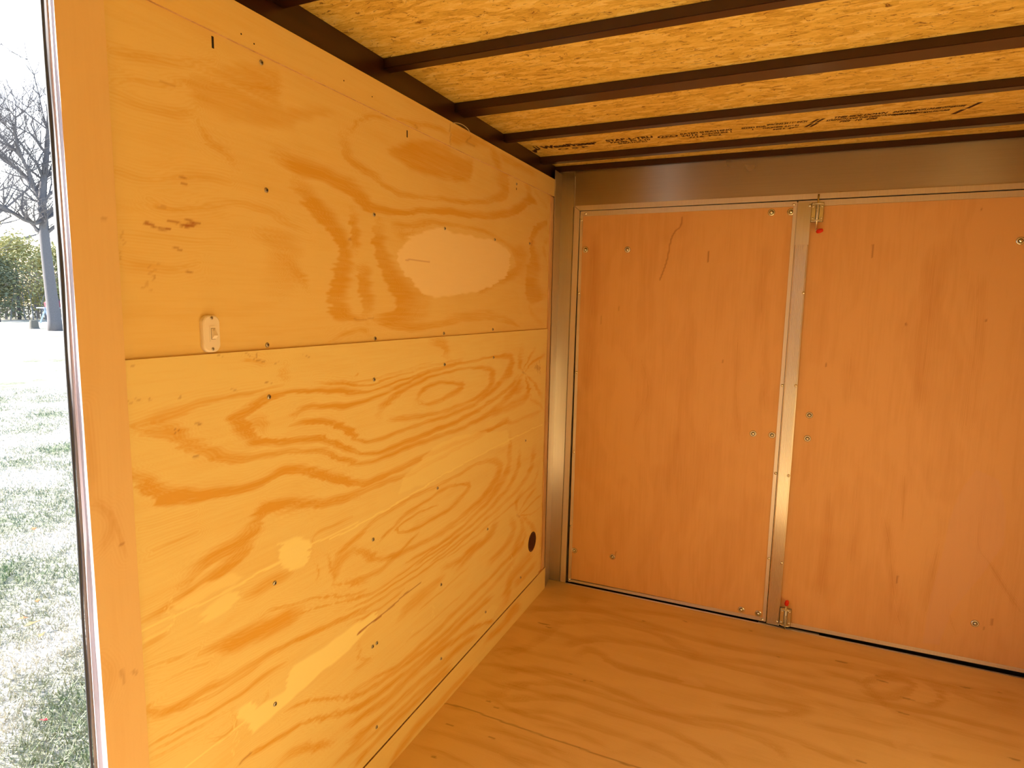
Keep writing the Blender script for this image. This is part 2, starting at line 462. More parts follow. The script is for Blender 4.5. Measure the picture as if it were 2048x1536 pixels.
# ---------------------------------------------------------------- grain maps
GRAIN={
'up':[
('p',0.42,[792,1708,895,1760,950,1773,992,1778,1000,1753,986,1721,1003,1710,1099,1738,1162,1739,1058,1697,1024,1668,983,1664,905,1644,853,1642,815,1648,790,1659,781,1681]),
('m',0.3,[640,1624,15,680,1622,16,713,1622,18,760,1630,20,799,1649,22]),
('s',0.35,[791,1636,7.0,797,1619,14,816,1601,16,850,1590,18,875,1569,15]),
('s',0.3,[693,1478,11,715,1471,14,751,1471,13,860,1499,17,918,1502,22,972,1494,21,1017,1477,19,1065,1469,9.2]),
('m',0.35,[649,1688,21,712,1701,22,790,1718,20,837,1742,17]),
('m',0.25,[645,1640,11,682,1657,11,732,1668,12,788,1685,18]),
('m',0.35,[920,1453,24,970,1439,77,1000,1409,102,976,1354,101]),
('s',0.35,[978,1414,22,1019,1397,25,1046,1365,23,1066,1344,18]),
('m',0.2,[639,1421,15,695,1424,16,754,1420,17,857,1431,15]),
('m',0.3,[639,1376,23,665,1373,34,721,1371,21,784,1381,14]),
('m',0.2,[637,1510,15,700,1510,18,779,1530,16,862,1537,18]),
('m',0.25,[835,1700,16,908,1718,20,982,1744,17]),
('p',0.72,[1354,1709,1420,1740,1515,1768,1558,1787,1659,1788,1761,1783,1827,1782,1828,1752,1817,1714,1720,1696,1612,1686,1515,1676,1442,1683,1375,1693]),
('m',0.3,[1419,1699,28,1532,1693,24,1660,1695,22,1806,1717,20]),
('s',0.55,[1183,1694,36,1199,1662,31,1235,1644,26,1298,1634,23,1360,1617,21,1442,1609,18,1567,1623,16,1711,1637,18,1853,1656,18,2002,1693,32,2083,1735,71,2060,1765,95,1998,1786,59]),
('m',0.35,[1195,1701,16,1231,1736,13,1281,1770,14,1334,1779,12,1376,1782,8.4]),
('s',0.8,[981,1613,40,1044,1601,40,1094,1601,40,1158,1596,43,1221,1587,50,1265,1566,43,1317,1554,25,1418,1561,17,1532,1581,18,1661,1600,24,1819,1612,26,2004,1635,30,2174,1677,41,2283,1727,48,2341,1742,39,2404,1733,8.3]),
('m',0.5,[2316,1738,85,2306,1768,63,2263,1785,31]),
('s',0.42,[1373,1521,16,1482,1537,22,1585,1559,21,1712,1563,16,1855,1570,16,2006,1560,18,2135,1538,23,2213,1508,69,2262,1493,132,2216,1453,55,2039,1402,35,1860,1356,18]),
('m',0.3,[2165,1535,40,2245,1511,93,2200,1458,54,2081,1415,28]),
('s',0.85,[1034,1566,44,1076,1536,55,1112,1514,51,1155,1487,50,1183,1457,51,1191,1427,53,1178,1389,67,1168,1354,68,1159,1312,72,1196,1286,25,1253,1283,16]),
('s',0.7,[1220,1532,31,1223,1506,37,1228,1472,37,1231,1442,25]),
('s',0.72,[1217,1406,12,1261,1397,50,1261,1365,59,1267,1330,59,1272,1285,46]),
('s',0.8,[1323,1515,48,1323,1470,63,1343,1431,66,1379,1391,75,1424,1354,89,1456,1319,117,1401,1284,52,1306,1276,25]),
('m',0.5,[1403,1512,60,1433,1498,26,1481,1517,18]),
('m',0.35,[1498,1375,38,1532,1325,95,1481,1283,38]),
('s',0.65,[2562,1682,21,2428,1648,37,2359,1591,60,2371,1540,79,2392,1489,127,2369,1429,166,2372,1376,107,2504,1369,42]),
('m',0.35,[2547,1604,23,2490,1578,34,2502,1538,32,2534,1506,19]),
('s',0.5,[1306,1276,13,1370,1261,24,1481,1254,28,1615,1260,25,1770,1276,29,1949,1279,28,2087,1269,31,2243,1237,14]),
('m',0.25,[1664,1282,15,1826,1291,22,2015,1296,23]),
('m',0.35,[1131,1230,14,1183,1243,14,1239,1255,14,1272,1244,19,1285,1231,16]),
('m',0.3,[1008,1379,15,1036,1367,31,1046,1364,23]),
('m',0.25,[2322,1329,23,2397,1276,39,2514,1239,26]),
('m',0.25,[2366,1778,20,2478,1744,26,2569,1717,21]),
('l',0.95,[1402,1452,1449,1487,1515,1521,1623,1548,1712,1541,1856,1544,1980,1546,2091,1534,2143,1509,2137,1472,2095,1422,1972,1382,1860,1362,1725,1348,1586,1336,1532,1348,1498,1366,1433,1403,1402,1431]),
('d',0.6,[688,1442,3.3,699,1438,3.3,707,1438,3.2]),
('d',0.6,[710,1435,3.3,719,1434,3.2,732,1434,3.3]),
('d',0.6,[725,1449,3.3,737,1448,3.3,750,1446,3.4]),
('d',0.6,[755,1442,3.2,775,1447,3.2,788,1452,3.3,802,1455,3.3]),
('d',0.6,[769,1455,3.4,788,1454,3.4]),
('d',0.6,[765,1442,3.2,785,1447,3.3]),
('d',0.4,[696,1440,5.6,702,1438,5.6]),
('d',0.5,[765,1446,6.1,783,1447,5.6]),
('d',0.45,[725,1434,4.2,732,1435,3.7]),
('d',0.55,[758,1526,3.2,768,1527,3.3]),
('d',0.55,[768,1516,3.3,778,1517,3.3]),
('d',0.55,[741,1404,3.3,750,1404,3.3]),
('d',0.55,[756,1368,3.4,766,1368,3.4]),
('d',0.25,[715,1471,3.8,736,1469,3.3]),
('d',0.25,[730,1672,2.8,756,1671,3.4]),
('d',0.2,[643,1371,1.3,648,1399,1.3,652,1423,1.3]),
('d',0.22,[694,1351,1.4,698,1367,1.4,699,1378,1.4]),
('d',0.22,[685,1332,1.3,690,1343,1.4,696,1356,1.4]),
('d',0.4,[1449,1439,1.8,1498,1439,2.3,1572,1441,1.9]),
('d',0.4,[1201,1468,3.0,1216,1470,3.0]),
('d',0.3,[2351,1577,21,2352,1568,21]),
('d',0.3,[1215,1280,2.4,1259,1278,3.2,1299,1281,2.5]),
],
'st':[
('m',0.55,[1396,1791,8.9,1473,1803,14,1574,1819,17,1672,1826,20]),
('m',0.3,[1465,1801,28,1497,1801,24]),
('p',0.62,[1675,1852,1907,1872,1964,1846,1860,1831,1792,1817,1673,1797]),
('m',0.6,[1945,1850,60,1998,1819,59,2046,1796,44]),
('m',0.4,[2010,1843,32,2167,1837,39,2364,1844,34]),
('d',0.3,[1477,1800,6.7,1485,1796,6.8]),
('d',0.35,[1803,1849,2.0,1776,1823,2.7,1837,1827,1.6]),
('d',0.35,[1674,1852,2.9,1672,1796,2.9]),
],
'low':[
('s',0.65,[1219,1148,8.8,1210,1143,5.9]),
('m',0.35,[876,1205,13,921,1195,18]),
('m',0.35,[978,1189,17,986,1171,33,972,1155,17]),
('s',0.42,[640,1116,14,679,1122,22,725,1128,25,774,1134,18,846,1140,9.5,927,1141,6.7,972,1145,4.2]),
('s',0.55,[648,1117,7.6,664,1102,16,716,1091,25,747,1068,31,790,1045,26,840,1019,25,888,1010,16,943,1004,16,1004,998,14,1091,980,19,1136,955,15,1208,931,12,1214,929,12]),
('m',0.3,[679,1117,24,717,1099,30,744,1077,23]),
('s',0.8,[1214,952,12,1209,953,12,1148,976,19,1097,1004,20,1040,1017,16,967,1024,16,910,1035,21,878,1058,33,851,1082,36,840,1095,22,876,1107,28,905,1119,23,948,1125,16,1009,1128,12,1095,1120,13,1212,1102,16,1218,1101,16]),
('m',0.35,[866,1073,37,907,1079,36,923,1049,23]),
('m',0.5,[1069,1141,5.8,1152,1127,8.5,1218,1121,8.1]),
('m',0.75,[1217,1071,15,1151,1077,15,1057,1088,16,1012,1083,19,997,1075,17]),
('s',0.7,[992,1058,8.9,1067,1053,17,1132,1034,19,1179,1010,21,1209,986,17,1215,984,16]),
('s',0.85,[630,1043,17,659,1020,33,695,987,40,748,969,26,818,957,22,877,952,21,942,960,19,988,960,23,1063,935,27,1117,908,24,1207,875,18,1213,874,19]),
('s',0.72,[724,820,33,758,836,33,802,845,33,832,850,35,881,867,39,908,893,33,962,892,27,1035,873,27,1116,851,28,1206,839,21,1212,838,21]),
('m',0.3,[908,903,26,961,876,27,1009,865,25]),
('m',0.22,[640,941,2.8,683,938,3.6,747,939,3.8]),
('m',0.22,[660,895,3.1,706,899,4.4,745,900,3.9]),
('l',0.9,[949,808,997,808,1042,783,1044,755,1030,729,984,732,957,758]),
('k',0.8,[890,767,2.3,957,769,3.2,1058,769,3.4,1173,770,3.7,1210,768,3.7]),
('m',0.5,[1127,641,19,1134,684,33,1171,699,28,1209,705,25]),
('m',0.35,[1047,765,17,1064,791,14,1186,791,12]),
('d',0.6,[767,1098,3.9,776,1098,3.9]),
('d',0.6,[759,1039,3.9,767,1039,4.0]),
('d',0.6,[712,1098,3.4,716,1089,4.0]),
('d',0.55,[928,1154,4.7,934,1152,4.0]),
('d',0.4,[680,1153,2.0,683,1156,2.3]),
('d',0.4,[905,1214,2.9,907,1202,2.8,923,1199,2.3]),
('d',0.3,[651,1210,1.3,655,1210,1.3]),
('d',0.3,[881,1219,1.5,885,1212,1.5]),
('d',0.3,[953,1192,2.1,959,1194,2.9]),
('d',0.35,[641,1157,1.3,644,1154,1.3]),
('d',0.35,[661,1159,1.3,664,1156,1.3]),
('d',0.35,[739,1152,1.4,743,1148,1.5]),
('d',0.35,[843,1152,1.6,848,1148,1.6]),
('d',0.35,[815,1218,1.6,819,1215,1.6]),
('d',0.35,[1041,1202,2.0,1047,1197,2.0]),
('s',0.45,[1558,1215,29,1634,1202,41,1655,1171,38,1685,1149,21]),
('m',0.72,[1488,1041,36,1505,1065,22,1559,1079,15,1635,1079,14,1718,1068,17,1757,1054,33,1687,1035,22,1606,1025,18,1541,1025,18,1492,1038,17]),
('m',0.7,[1308,1026,39,1315,1047,33,1375,1069,22,1454,1089,16,1559,1103,12,1707,1111,11,1879,1106,16,1976,1086,28,1990,1059,60,1945,1025,29,1857,1003,17,1709,991,16,1559,991,17,1429,1002,20,1344,1014,22]),
('m',0.7,[1120,1081,18,1184,1071,17,1281,1077,14,1390,1093,13,1514,1113,11,1655,1125,11,1818,1131,12,2008,1134,14,2147,1122,34,2149,1081,64,2068,1042,34,1959,1006,24,1821,980,20,1656,972,18,1470,972,16,1351,966,15,1272,967,14,1226,978,16,1188,1005,22,1153,1027,21,1119,1039,20]),
('m',0.66,[1121,1116,16,1126,1116,16,1203,1099,13,1281,1098,9.6,1390,1108,7.5,1559,1124,8.1,1761,1137,6.7]),
('m',0.5,[1121,1134,7.4,1127,1134,7.6,1248,1114,6.6,1390,1124,5.5,1559,1137,6.0,1761,1144,4.4]),
('m',0.4,[1121,1139,3.8,1216,1127,5.6,1316,1128,4.4,1430,1137,3.8,1577,1148,4.0]),
('m',0.74,[1117,995,20,1134,987,20,1200,954,13,1278,933,14,1389,932,18,1559,937,19,1709,942,19,1858,956,19,2014,981,21,2144,1009,24,2222,1039,27]),
('m',0.68,[1116,961,16,1156,943,16,1244,914,15,1350,913,17,1514,916,19,1657,914,18,1823,917,20,1988,937,28,2146,977,40,2224,1013,38,2272,1044,24]),
('m',0.5,[2145,990,39,2225,986,44,2283,1000,44]),
('s',0.8,[1115,919,27,1155,899,25,1230,867,22,1313,863,20,1428,867,22,1559,872,20,1710,872,19,1885,871,18,2017,874,19,2104,881,30,2166,871,19]),
('s',0.68,[1113,854,25,1179,848,23,1277,846,19,1388,840,18,1470,838,17,1607,846,15,1766,855,16,1950,865,18]),
('m',0.62,[1961,923,25,2087,929,35,2211,936,50,2312,949,46,2327,985,41,2298,1035,17]),
('m',0.3,[2135,863,14,2299,863,22,2484,862,24]),
('m',0.3,[2330,940,15,2462,894,25,2525,856,20]),
('m',0.55,[2271,1054,7.6,2236,1096,48,2254,1134,57]),
('m',0.55,[2271,1059,6.3,2338,1109,20,2399,1142,30]),
('m',0.55,[2285,1053,5.9,2375,1086,14,2527,1111,19]),
('m',0.55,[2292,1045,6.8,2399,994,25,2490,926,38]),
('m',0.55,[2296,1038,12,2323,988,20,2366,935,21]),
('d',0.3,[2404,1063,21,2462,1051,22]),
('d',0.35,[2422,1075,11,2434,1039,11]),
('d',0.3,[2450,1087,9.2,2463,1029,9.3]),
('d',0.3,[2258,1054,8.0,2296,1046,8.1]),
('m',0.62,[1126,692,22,1139,712,24,1208,733,20,1275,750,17,1387,761,17,1514,763,18,1659,760,16,1767,764,14,1887,766,15,1994,752,26,2059,720,51,2046,685,67,1983,651,45,1891,628,30,1770,612,24,1660,603,21,1514,606,21,1386,619,21,1295,639,20]),
('m',0.6,[1285,684,8.4,1355,701,14,1419,722,17,1541,730,15,1638,739,14,1768,723,11,1815,705,30,1780,686,26,1691,664,19,1579,661,13,1469,665,12,1386,680,9.7,1395,697,11,1469,707,9.0,1608,697,6.9]),
('p',0.3,[1402,680,1487,686,1639,669,1723,694,1768,692,1702,661,1589,653,1469,657]),
('m',0.55,[2153,822,34,2155,769,51,2143,694,59,2069,641,44,1957,603,26,1830,582,18,1714,568,16,1560,569,13,1426,579,12]),
('m',0.5,[2254,749,38,2241,670,47,2162,616,33,2028,582,23,1893,562,16,1748,551,14,1609,551,13,1469,550,12]),
('m',0.5,[2416,715,70,2384,637,53,2296,588,34,2164,562,23,2001,546,19,1868,534,16,1715,529,14,1560,524,13]),
('m',0.35,[2083,669,19,1998,629,16,1866,606,11,1725,593,9.8,1580,593,8.8]),
('m',0.4,[2481,614,40,2426,561,32,2316,540,17,2182,524,13,2002,514,12,1831,504,11,1661,504,9.6]),
('m',0.5,[2251,461,8.6,2319,497,20,2447,526,22]),
('m',0.5,[2268,456,6.0,2394,468,14,2520,476,13]),
('m',0.5,[2251,465,15,2231,530,38,2316,554,22]),
('m',0.5,[2260,455,7.0,2396,423,9.5,2514,417,9.3]),
('m',0.5,[2260,451,16,2307,387,49,2240,339,56,2191,315,58]),
('m',0.5,[2277,453,11,2399,371,37,2462,297,59]),
('d',0.2,[2234,467,9.5,2269,449,9.7]),
('m',0.6,[2044,517,72,2003,476,49,1857,453,30,1727,433,24]),
('m',0.55,[2168,474,44,2204,408,64,2110,373,42,1965,356,36]),
('m',0.5,[1908,477,21,1784,463,18,1694,452,16]),
('l',0.4,[1597,894,1765,894,1990,864,2121,840,2162,781,1887,795,1658,787,1541,786,1387,789,1420,836]),
('k',0.9,[1111,762,5.0,1176,761,5.2,1311,765,4.6,1470,774,5.1,1658,787,4.3,1887,794,4.7,2169,799,4.4,2508,800,3.3]),
('d',0.3,[2192,308,7.2,2176,301,7.2]),
('s',0.65,[636,785,5.9,671,784,13,707,791,20,772,801,25,825,817,39,864,837,41,897,858,30]),
('m',0.4,[633,775,8.8,656,775,8.8,691,771,6.0]),
('m',0.4,[632,737,17,660,739,14,689,739,7.6]),
('m',0.75,[745,668,13,778,662,25,821,649,47,867,645,54,925,636,53,979,632,44,1013,629,24]),
('m',0.5,[848,734,20,883,728,29,921,732,35,965,731,29,993,738,18]),
('l',0.7,[748,739,769,753,819,756,843,750,842,736,821,723,788,717,764,719]),
('l',0.5,[698,792,765,798,824,792,857,775,827,765,770,771,718,765]),
('l',0.9,[954,795,990,802,1038,788,1048,771,1012,744,983,734,948,752]),
('l',1,[1276,499,1286,481,1241,463,1190,451,1130,442,1085,447,1001,438,926,433,857,425,844,447,849,463,821,482,818,496,829,502,857,503,868,477,893,479,955,470,958,501,985,511,1081,505,1167,505]),
('s',0.6,[626,637,13,666,604,17,711,592,18,761,590,18,814,583,17,873,581,15,959,573,13,1056,560,12,1168,540,11,1253,531,10]),
('m',0.5,[631,613,20,666,594,17,695,587,10,760,571,12,832,569,12,914,570,11,1006,563,11,1110,544,9.2,1253,512,9.2]),
('m',0.55,[629,555,5.9,678,552,5.9,725,542,7.5,793,534,10,850,533,14,913,539,14,957,531,9.3]),
('m',0.45,[631,542,3.8,692,535,4.7,757,524,5.5,811,513,7.9]),
('m',0.3,[633,529,3.2,692,521,4.0,750,511,4.2]),
('m',0.45,[893,670,8.1,923,673,9.4,985,654,8.6,1059,636,8.0,1169,594,10,1254,575,10]),
('m',0.45,[975,630,5.1,1058,611,6.1,1169,578,7.3,1254,557,7.3]),
('m',0.5,[1118,647,9.4,1200,612,12,1254,595,13]),
('m',0.5,[1104,724,14,1114,689,17,1124,654,13]),
('m',0.35,[1061,725,9.5,1070,673,12]),
('m',0.3,[632,701,5.6,686,688,7.2,748,678,6.4]),
('m',0.25,[630,671,4.5,684,657,5.4,763,642,5.9]),
('m',0.45,[749,488,15,790,471,16,817,476,16,814,501,9.8,800,520,5.1]),
('m',0.3,[872,471,15,893,482,18,902,498,10]),
('m',0.6,[1249,294,19,1193,308,18,1105,357,12,1000,407,12,944,418,8.2]),
('m',0.72,[1248,258,20,1162,285,22,1103,310,20,1024,348,13,974,364,14,906,377,14,840,387,14,816,382,14]),
('m',0.62,[1101,239,24,1047,269,27,996,297,30,949,310,30,912,308,22]),
('m',0.6,[1247,174,27,1223,175,27,1159,175,26,1094,173,25]),
('m',0.65,[1246,120,22,1222,121,25,1176,112,23]),
('m',0.35,[1250,374,16,1240,377,17,1189,384,17]),
('k',0.9,[701,467,3.7,737,466,3.9,768,468,4.7,828,466,4.1,884,467,4.3,950,467,3.6]),
('k',0.8,[632,764,3.0,676,765,3.1,721,762,2.5,770,762,2.7,842,762,2.1,922,766,2.3,989,764,2.3]),
('k',0.6,[632,747,2.1,660,747,2.2,698,748,1.9]),
('k',0.4,[695,799,1.5,693,742,1.5]),
('k',0.5,[816,504,2.3,812,415,2.3]),
('d',0.75,[1211,473,3.1,1242,472,3.8,1268,474,3.9,1303,473,2.7]),
('d',0.5,[824,386,4.6,836,388,3.7,848,390,2.8]),
('d',0.4,[634,571,2.4,638,569,2.4]),
('m',0.55,[1160,536,10,1179,532,11,1310,523,10,1464,517,10,1644,515,10,1748,519,10,1861,530,9.2]),
('m',0.5,[1161,557,8.9,1276,543,9.0,1423,538,9.0,1596,538,8.9,1747,547,8.4]),
('m',0.55,[1160,516,11,1242,502,11,1346,498,9.0,1431,502,7.3]),
('m',0.45,[1161,590,8.4,1181,581,8.9,1276,556,9.5,1384,554,9.0,1550,561,8.7,1694,565,7.9]),
('m',0.55,[1163,638,12,1182,626,14,1277,605,20,1348,612,19,1424,629,14,1497,648,11]),
('m',0.6,[1193,707,22,1258,662,31,1312,630,12]),
('m',0.55,[1375,424,18,1430,438,43,1532,441,51,1645,449,26]),
('m',0.45,[1625,478,24,1749,464,28,1816,464,39,1887,475,26]),
('m',0.35,[1209,450,18,1214,404,18,1266,371,9.9]),
('m',0.6,[1155,337,15,1175,326,20,1272,310,16,1382,285,19,1551,281,23,1751,289,24,1929,294,23,2135,309,25,2293,316,38,2342,368,39]),
('m',0.55,[1155,317,12,1162,313,15,1293,284,17,1429,267,18,1588,251,21,1809,251,21,1982,255,24,2137,268,30,2230,279,21]),
('m',0.6,[1154,290,19,1174,280,24,1271,258,23,1397,242,22,1551,229,25,1698,225,27,1868,222,30,2010,221,26]),
('m',0.68,[1153,245,26,1237,230,27,1343,214,31,1462,214,31,1598,205,28,1753,183,28,1933,145,27,2042,98,18]),
('m',0.65,[1152,204,18,1172,197,21,1270,179,25,1381,173,27,1506,163,29,1648,151,31,1811,139,31,1889,119,17]),
('m',0.5,[1151,167,15,1203,157,17,1320,146,19,1462,137,20,1598,124,22,1700,122,20]),
('m',0.6,[1158,128,18,1269,123,23,1380,120,24,1551,109,26,1700,99,20]),
('m',0.6,[2113,137,69,2156,170,91,2185,217,75,2281,225,57,2439,235,49]),
('m',0.55,[2219,166,39,2353,165,42,2480,172,34]),
('m',0.4,[1752,223,13,1918,214,15,2038,209,12]),
('m',0.35,[1497,400,9.2,1645,404,9.9,1817,410,9.1]),
('m',0.35,[1430,335,10,1588,331,11,1784,333,11]),
('d',0.75,[1209,473,2.7,1255,474,3.9,1310,476,2.3,1399,483,3.0,1506,485,1.9]),
('k',0.5,[1573,384,4.4,1578,336,5.4]),
('k',0.5,[1463,350,3.5,1476,351,3.5]),
('k',0.4,[2173,314,3.2,2197,298,6.5,2182,291,6.9]),
('k',0.4,[2175,274,3.6,2207,248,7.9,2176,253,3.8]),
('l',0.3,[2069,144,2013,126,1946,140,1857,171,1919,177,2011,183]),
],
'bb':[
('m',0.6,[1325,4,38,1395,22,36,1505,28,38,1599,21,33,1701,19,35,1849,15,27]),
('m',0.6,[1948,65,29,2101,51,43,2224,58,63,2308,40,36]),
],
'po':[
('m',0.5,[558,1015,32,583,1000,21,597,971,19,587,942,27,567,929,27]),
('m',0.4,[598,987,7.4,607,951,9.8,617,906,15]),
('d',0.5,[608,930,1.9,612,928,1.9]),
('m',0.35,[571,1160,22,573,1082,22,572,1011,22]),
('d',0.3,[597,721,7.6,600,697,5.4]),
('d',0.35,[615,710,4.8,621,702,4.8]),
('m',0.3,[567,759,26,581,725,32,562,677,23]),
('d',0.3,[613,1436,2.4,618,1436,2.0]),
],
'fl':[
('s',0.5,[239,2146,47,282,2207,59,368,2274,59,566,2306,51,761,2298,49,942,2294,47,1111,2290,52,1271,2286,44,1497,2304,42,1733,2300,35]),
('s',0.5,[310,2121,41,335,2172,54,399,2163,42,448,2130,47,529,2111,50,693,2120,49,866,2125,47,989,2140,64,1092,2149,83,1060,2090,36,952,2053,37,832,2040,33]),
('s',0.45,[89,1901,42,213,1967,49,356,1980,46,500,1964,43,639,1927,36,738,1931,36,878,1967,36,1030,1972,36,1137,1949,39,1237,1926,33]),
('s',0.4,[127,1818,33,283,1912,40,419,1928,38,556,1917,37,725,1908,35,881,1928,35,1001,1911,38,1051,1858,33]),
('s',0.45,[157,1754,41,352,1850,42,530,1847,40,696,1841,38,818,1801,35,901,1756,29]),
('s',0.35,[181,1703,29,340,1757,34,513,1754,36,675,1746,35,793,1705,32]),
('s',0.45,[4,2347,49,66,2402,61,250,2491,71,424,2477,66,643,2445,55,842,2435,53,1027,2460,52,1205,2488,51,1374,2500,58,1534,2508,50,1790,2502,48]),
('s',0.35,[129,2298,48,331,2408,58,544,2419,54,710,2328,63,849,2341,49,984,2364,49,1156,2361,41]),
('s',0.35,[352,2541,45,556,2585,53,727,2594,70,929,2600,59,1120,2589,49,1300,2591,48,1467,2581,47]),
('s',0.5,[1295,2369,63,1330,2338,69,1406,2381,57,1454,2445,32,1420,2478,55,1325,2425,38,1295,2369,23]),
('s',0.5,[1491,2530,68,1531,2490,67,1543,2431,28,1505,2352,30,1443,2330,38]),
('s',0.4,[1352,2455,32,1426,2525,40,1534,2508,52,1604,2476,58,1670,2445,49]),
('s',0.35,[1158,2406,50,1282,2404,48,1348,2292,37,1388,2260,44,1485,2243,42,1617,2226,40,1710,2221,39]),
('m',0.3,[943,2260,65,1109,2209,74,1223,2175,59]),
('s',0.35,[1105,2063,37,1251,2080,42,1387,2069,36,1517,2071,35]),
('m',0.3,[1207,2167,115,1296,2167,79,1424,2214,59]),
('m',0.35,[1379,2102,65,1399,2099,71,1404,2089,43]),
('m',0.25,[-93,2458,75,46,2554,88,260,2576,75]),
('s',0.3,[45,1994,48,113,2085,46,152,2208,53,171,2307,42]),
('m',0.3,[130,1855,35,196,1838,44,218,1881,28]),
('m',0.3,[306,1686,32,446,1700,31,557,1678,29]),
('m',0.25,[888,1834,68,996,1838,67]),
('m',0.3,[208,2550,59,220,2529,59]),
('m',0.35,[703,2309,83,742,2299,82]),
('m',0.3,[1534,2508,53,1654,2531,47,1805,2555,46]),
('m',0.25,[1678,2480,180,1771,2434,209]),
('m',0.3,[234,1587,29,362,1586,28,487,1571,26]),
('m',0.3,[267,1518,30,370,1506,29]),
('l',0.35,[680,2143,740,2163,780,2132,765,2109,713,2108]),
('l',0.3,[1344,2149,1430,2164,1445,2026,1351,2005]),
('d',0.5,[1352,2434,7.5,1370,2433,13,1384,2433,7.3]),
('d',0.5,[1379,2257,6.4,1395,2256,11,1408,2256,6.2]),
('d',0.5,[1622,2521,7.7,1638,2519,13,1652,2519,7.5]),
('d',0.5,[1237,1945,4.9,1252,1945,8.5,1264,1946,4.8]),
('d',0.5,[1661,2155,5.6,1674,2155,9.5,1686,2155,5.3]),
('d',0.5,[97,2280,7.9,123,2279,14,143,2280,8.1]),
('d',0.5,[1408,2356,7.0,1424,2354,12,1438,2355,6.8]),
('d',0.5,[1217,2509,8.1,1236,2507,14,1252,2507,7.9]),
('d',0.4,[328,1991,7.6,334,1990,7.5]),
('d',0.4,[383,1974,7.4,389,1974,7.4]),
('d',0.4,[408,1980,7.4,414,1979,7.4]),
('d',0.4,[643,2561,11,650,2560,11]),
('d',0.4,[485,2485,11,492,2483,11]),
('d',0.4,[907,2600,11,913,2599,11]),
('d',0.4,[1735,2539,9.9,1739,2538,9.9]),
('d',0.4,[1347,2466,9.7,1352,2465,9.7]),
('d',0.4,[1015,2441,9.8,1021,2440,9.8]),
('d',0.5,[151,1705,3.7,162,1705,6.8,169,1706,3.8]),
('d',0.5,[207,1569,3.2,216,1569,5.9,223,1570,3.3]),
('d',0.5,[83,1426,2.9,93,1426,5.3,99,1427,3.0]),
('d',0.5,[130,2263,5.7,143,2261,11,152,2262,6.0]),
('d',0.5,[125,1724,3.8,136,1723,6.9,143,1724,3.9]),
('d',0.5,[70,1569,3.3,80,1569,6.1,88,1570,3.4]),
('s',0.35,[-4,1906,25,98,1932,31,219,1937,29,382,1934,28]),
('s',0.35,[50,1826,21,148,1823,34,200,1838,31,406,1860,27]),
('s',0.35,[24,1735,20,129,1738,25,251,1717,24,448,1728,23]),
('s',0.3,[3,1643,19,114,1652,21]),
('s',0.35,[10,1446,17,115,1452,19,223,1441,18]),
('s',0.3,[20,1518,24,124,1529,28,281,1530,27,425,1536,22]),
('s',0.3,[-2,2230,42,105,2227,51,287,2235,42]),
('s',0.3,[27,2060,26,171,2058,33,339,2070,33]),
('s',0.3,[11,1981,16,36,2040,27,130,2049,26]),
('s',0.3,[101,1771,44,142,1772,45,165,1811,28]),
('s',0.35,[142,1599,30,294,1617,29,448,1608,25]),
('d',0.55,[-7,1651,3.7,111,1659,4.3,253,1650,4.1,474,1644,3.9]),
('d',0.55,[475,1642,3.8,651,1638,3.7,824,1634,3.9]),
],
'd1':[
('d',0.5,[529,1700,4.9,524,1662,7.2,503,1642,2.9,487,1604,2.9,477,1533,2.9,465,1487,2.9,449,1441,2.2]),
('d',0.6,[642,1555,3.4,642,1514,3.4]),
('d',0.4,[726,1109,4.1,724,1098,3.4]),
('d',0.3,[277,1323,4.6,274,1308,4.6]),
('d',0.25,[197,1280,4.7,195,1246,4.7]),
('k',0.5,[906,1375,3.4,912,1379,3.4]),
('d',0.4,[308,194,4.6,304,174,5.7]),
('m',0.21,[150,1612,61,153,1313,62,135,926,63]),
('m',0.17,[780,1186,27,786,974,31,812,761,31]),
('m',0.17,[385,1095,39,421,947,50,368,790,58]),
('m',0.17,[850,1595,65,866,1258,66,901,913,50]),
('m',0.14,[560,809,112,568,506,114]),
],
'd2':[
('d',0.5,[1234,1570,2.8,1236,1526,3.3]),
('d',0.5,[1366,1282,2.7,1367,1273,3.8]),
('d',0.5,[1111,1116,3.6,1111,1105,3.6]),
('d',0.5,[1607,1299,2.5,1607,1294,2.5]),
('d',0.5,[1557,1688,2.4,1557,1684,2.4]),
('d',0.45,[1422,303,2.8,1420,275,3.4]),
('d',0.45,[1731,197,5.1,1731,174,6.1]),
('d',0.35,[1710,159,4.1,1710,152,4.1]),
('m',0.24,[1411,702,20,1417,569,17,1421,488,14]),
('m',0.21,[1359,519,30,1385,414,39,1399,319,45,1421,192,61,1452,93,77]),
('m',0.21,[1542,455,33,1532,319,33,1523,180,37]),
('m',0.21,[1165,600,47,1169,389,47,1160,170,64]),
('m',0.17,[1257,716,36,1259,544,36,1258,334,37]),
('m',0.21,[1656,580,13,1665,464,16,1704,406,17,1763,314,20,1810,245,20]),
('m',0.17,[1596,332,22,1597,197,25,1626,115,23]),
('m',0.14,[1195,1145,60,1204,947,60]),
('m',0.17,[1436,1527,81,1437,1282,82,1432,966,84]),
('m',0.17,[1568,1466,64,1586,1226,78,1584,916,80]),
('l',0.45,[1591,674,1630,756,1704,721,1735,605,1741,491,1687,364,1608,199,1578,55,1523,48,1533,251,1556,418,1565,552]),
],
}


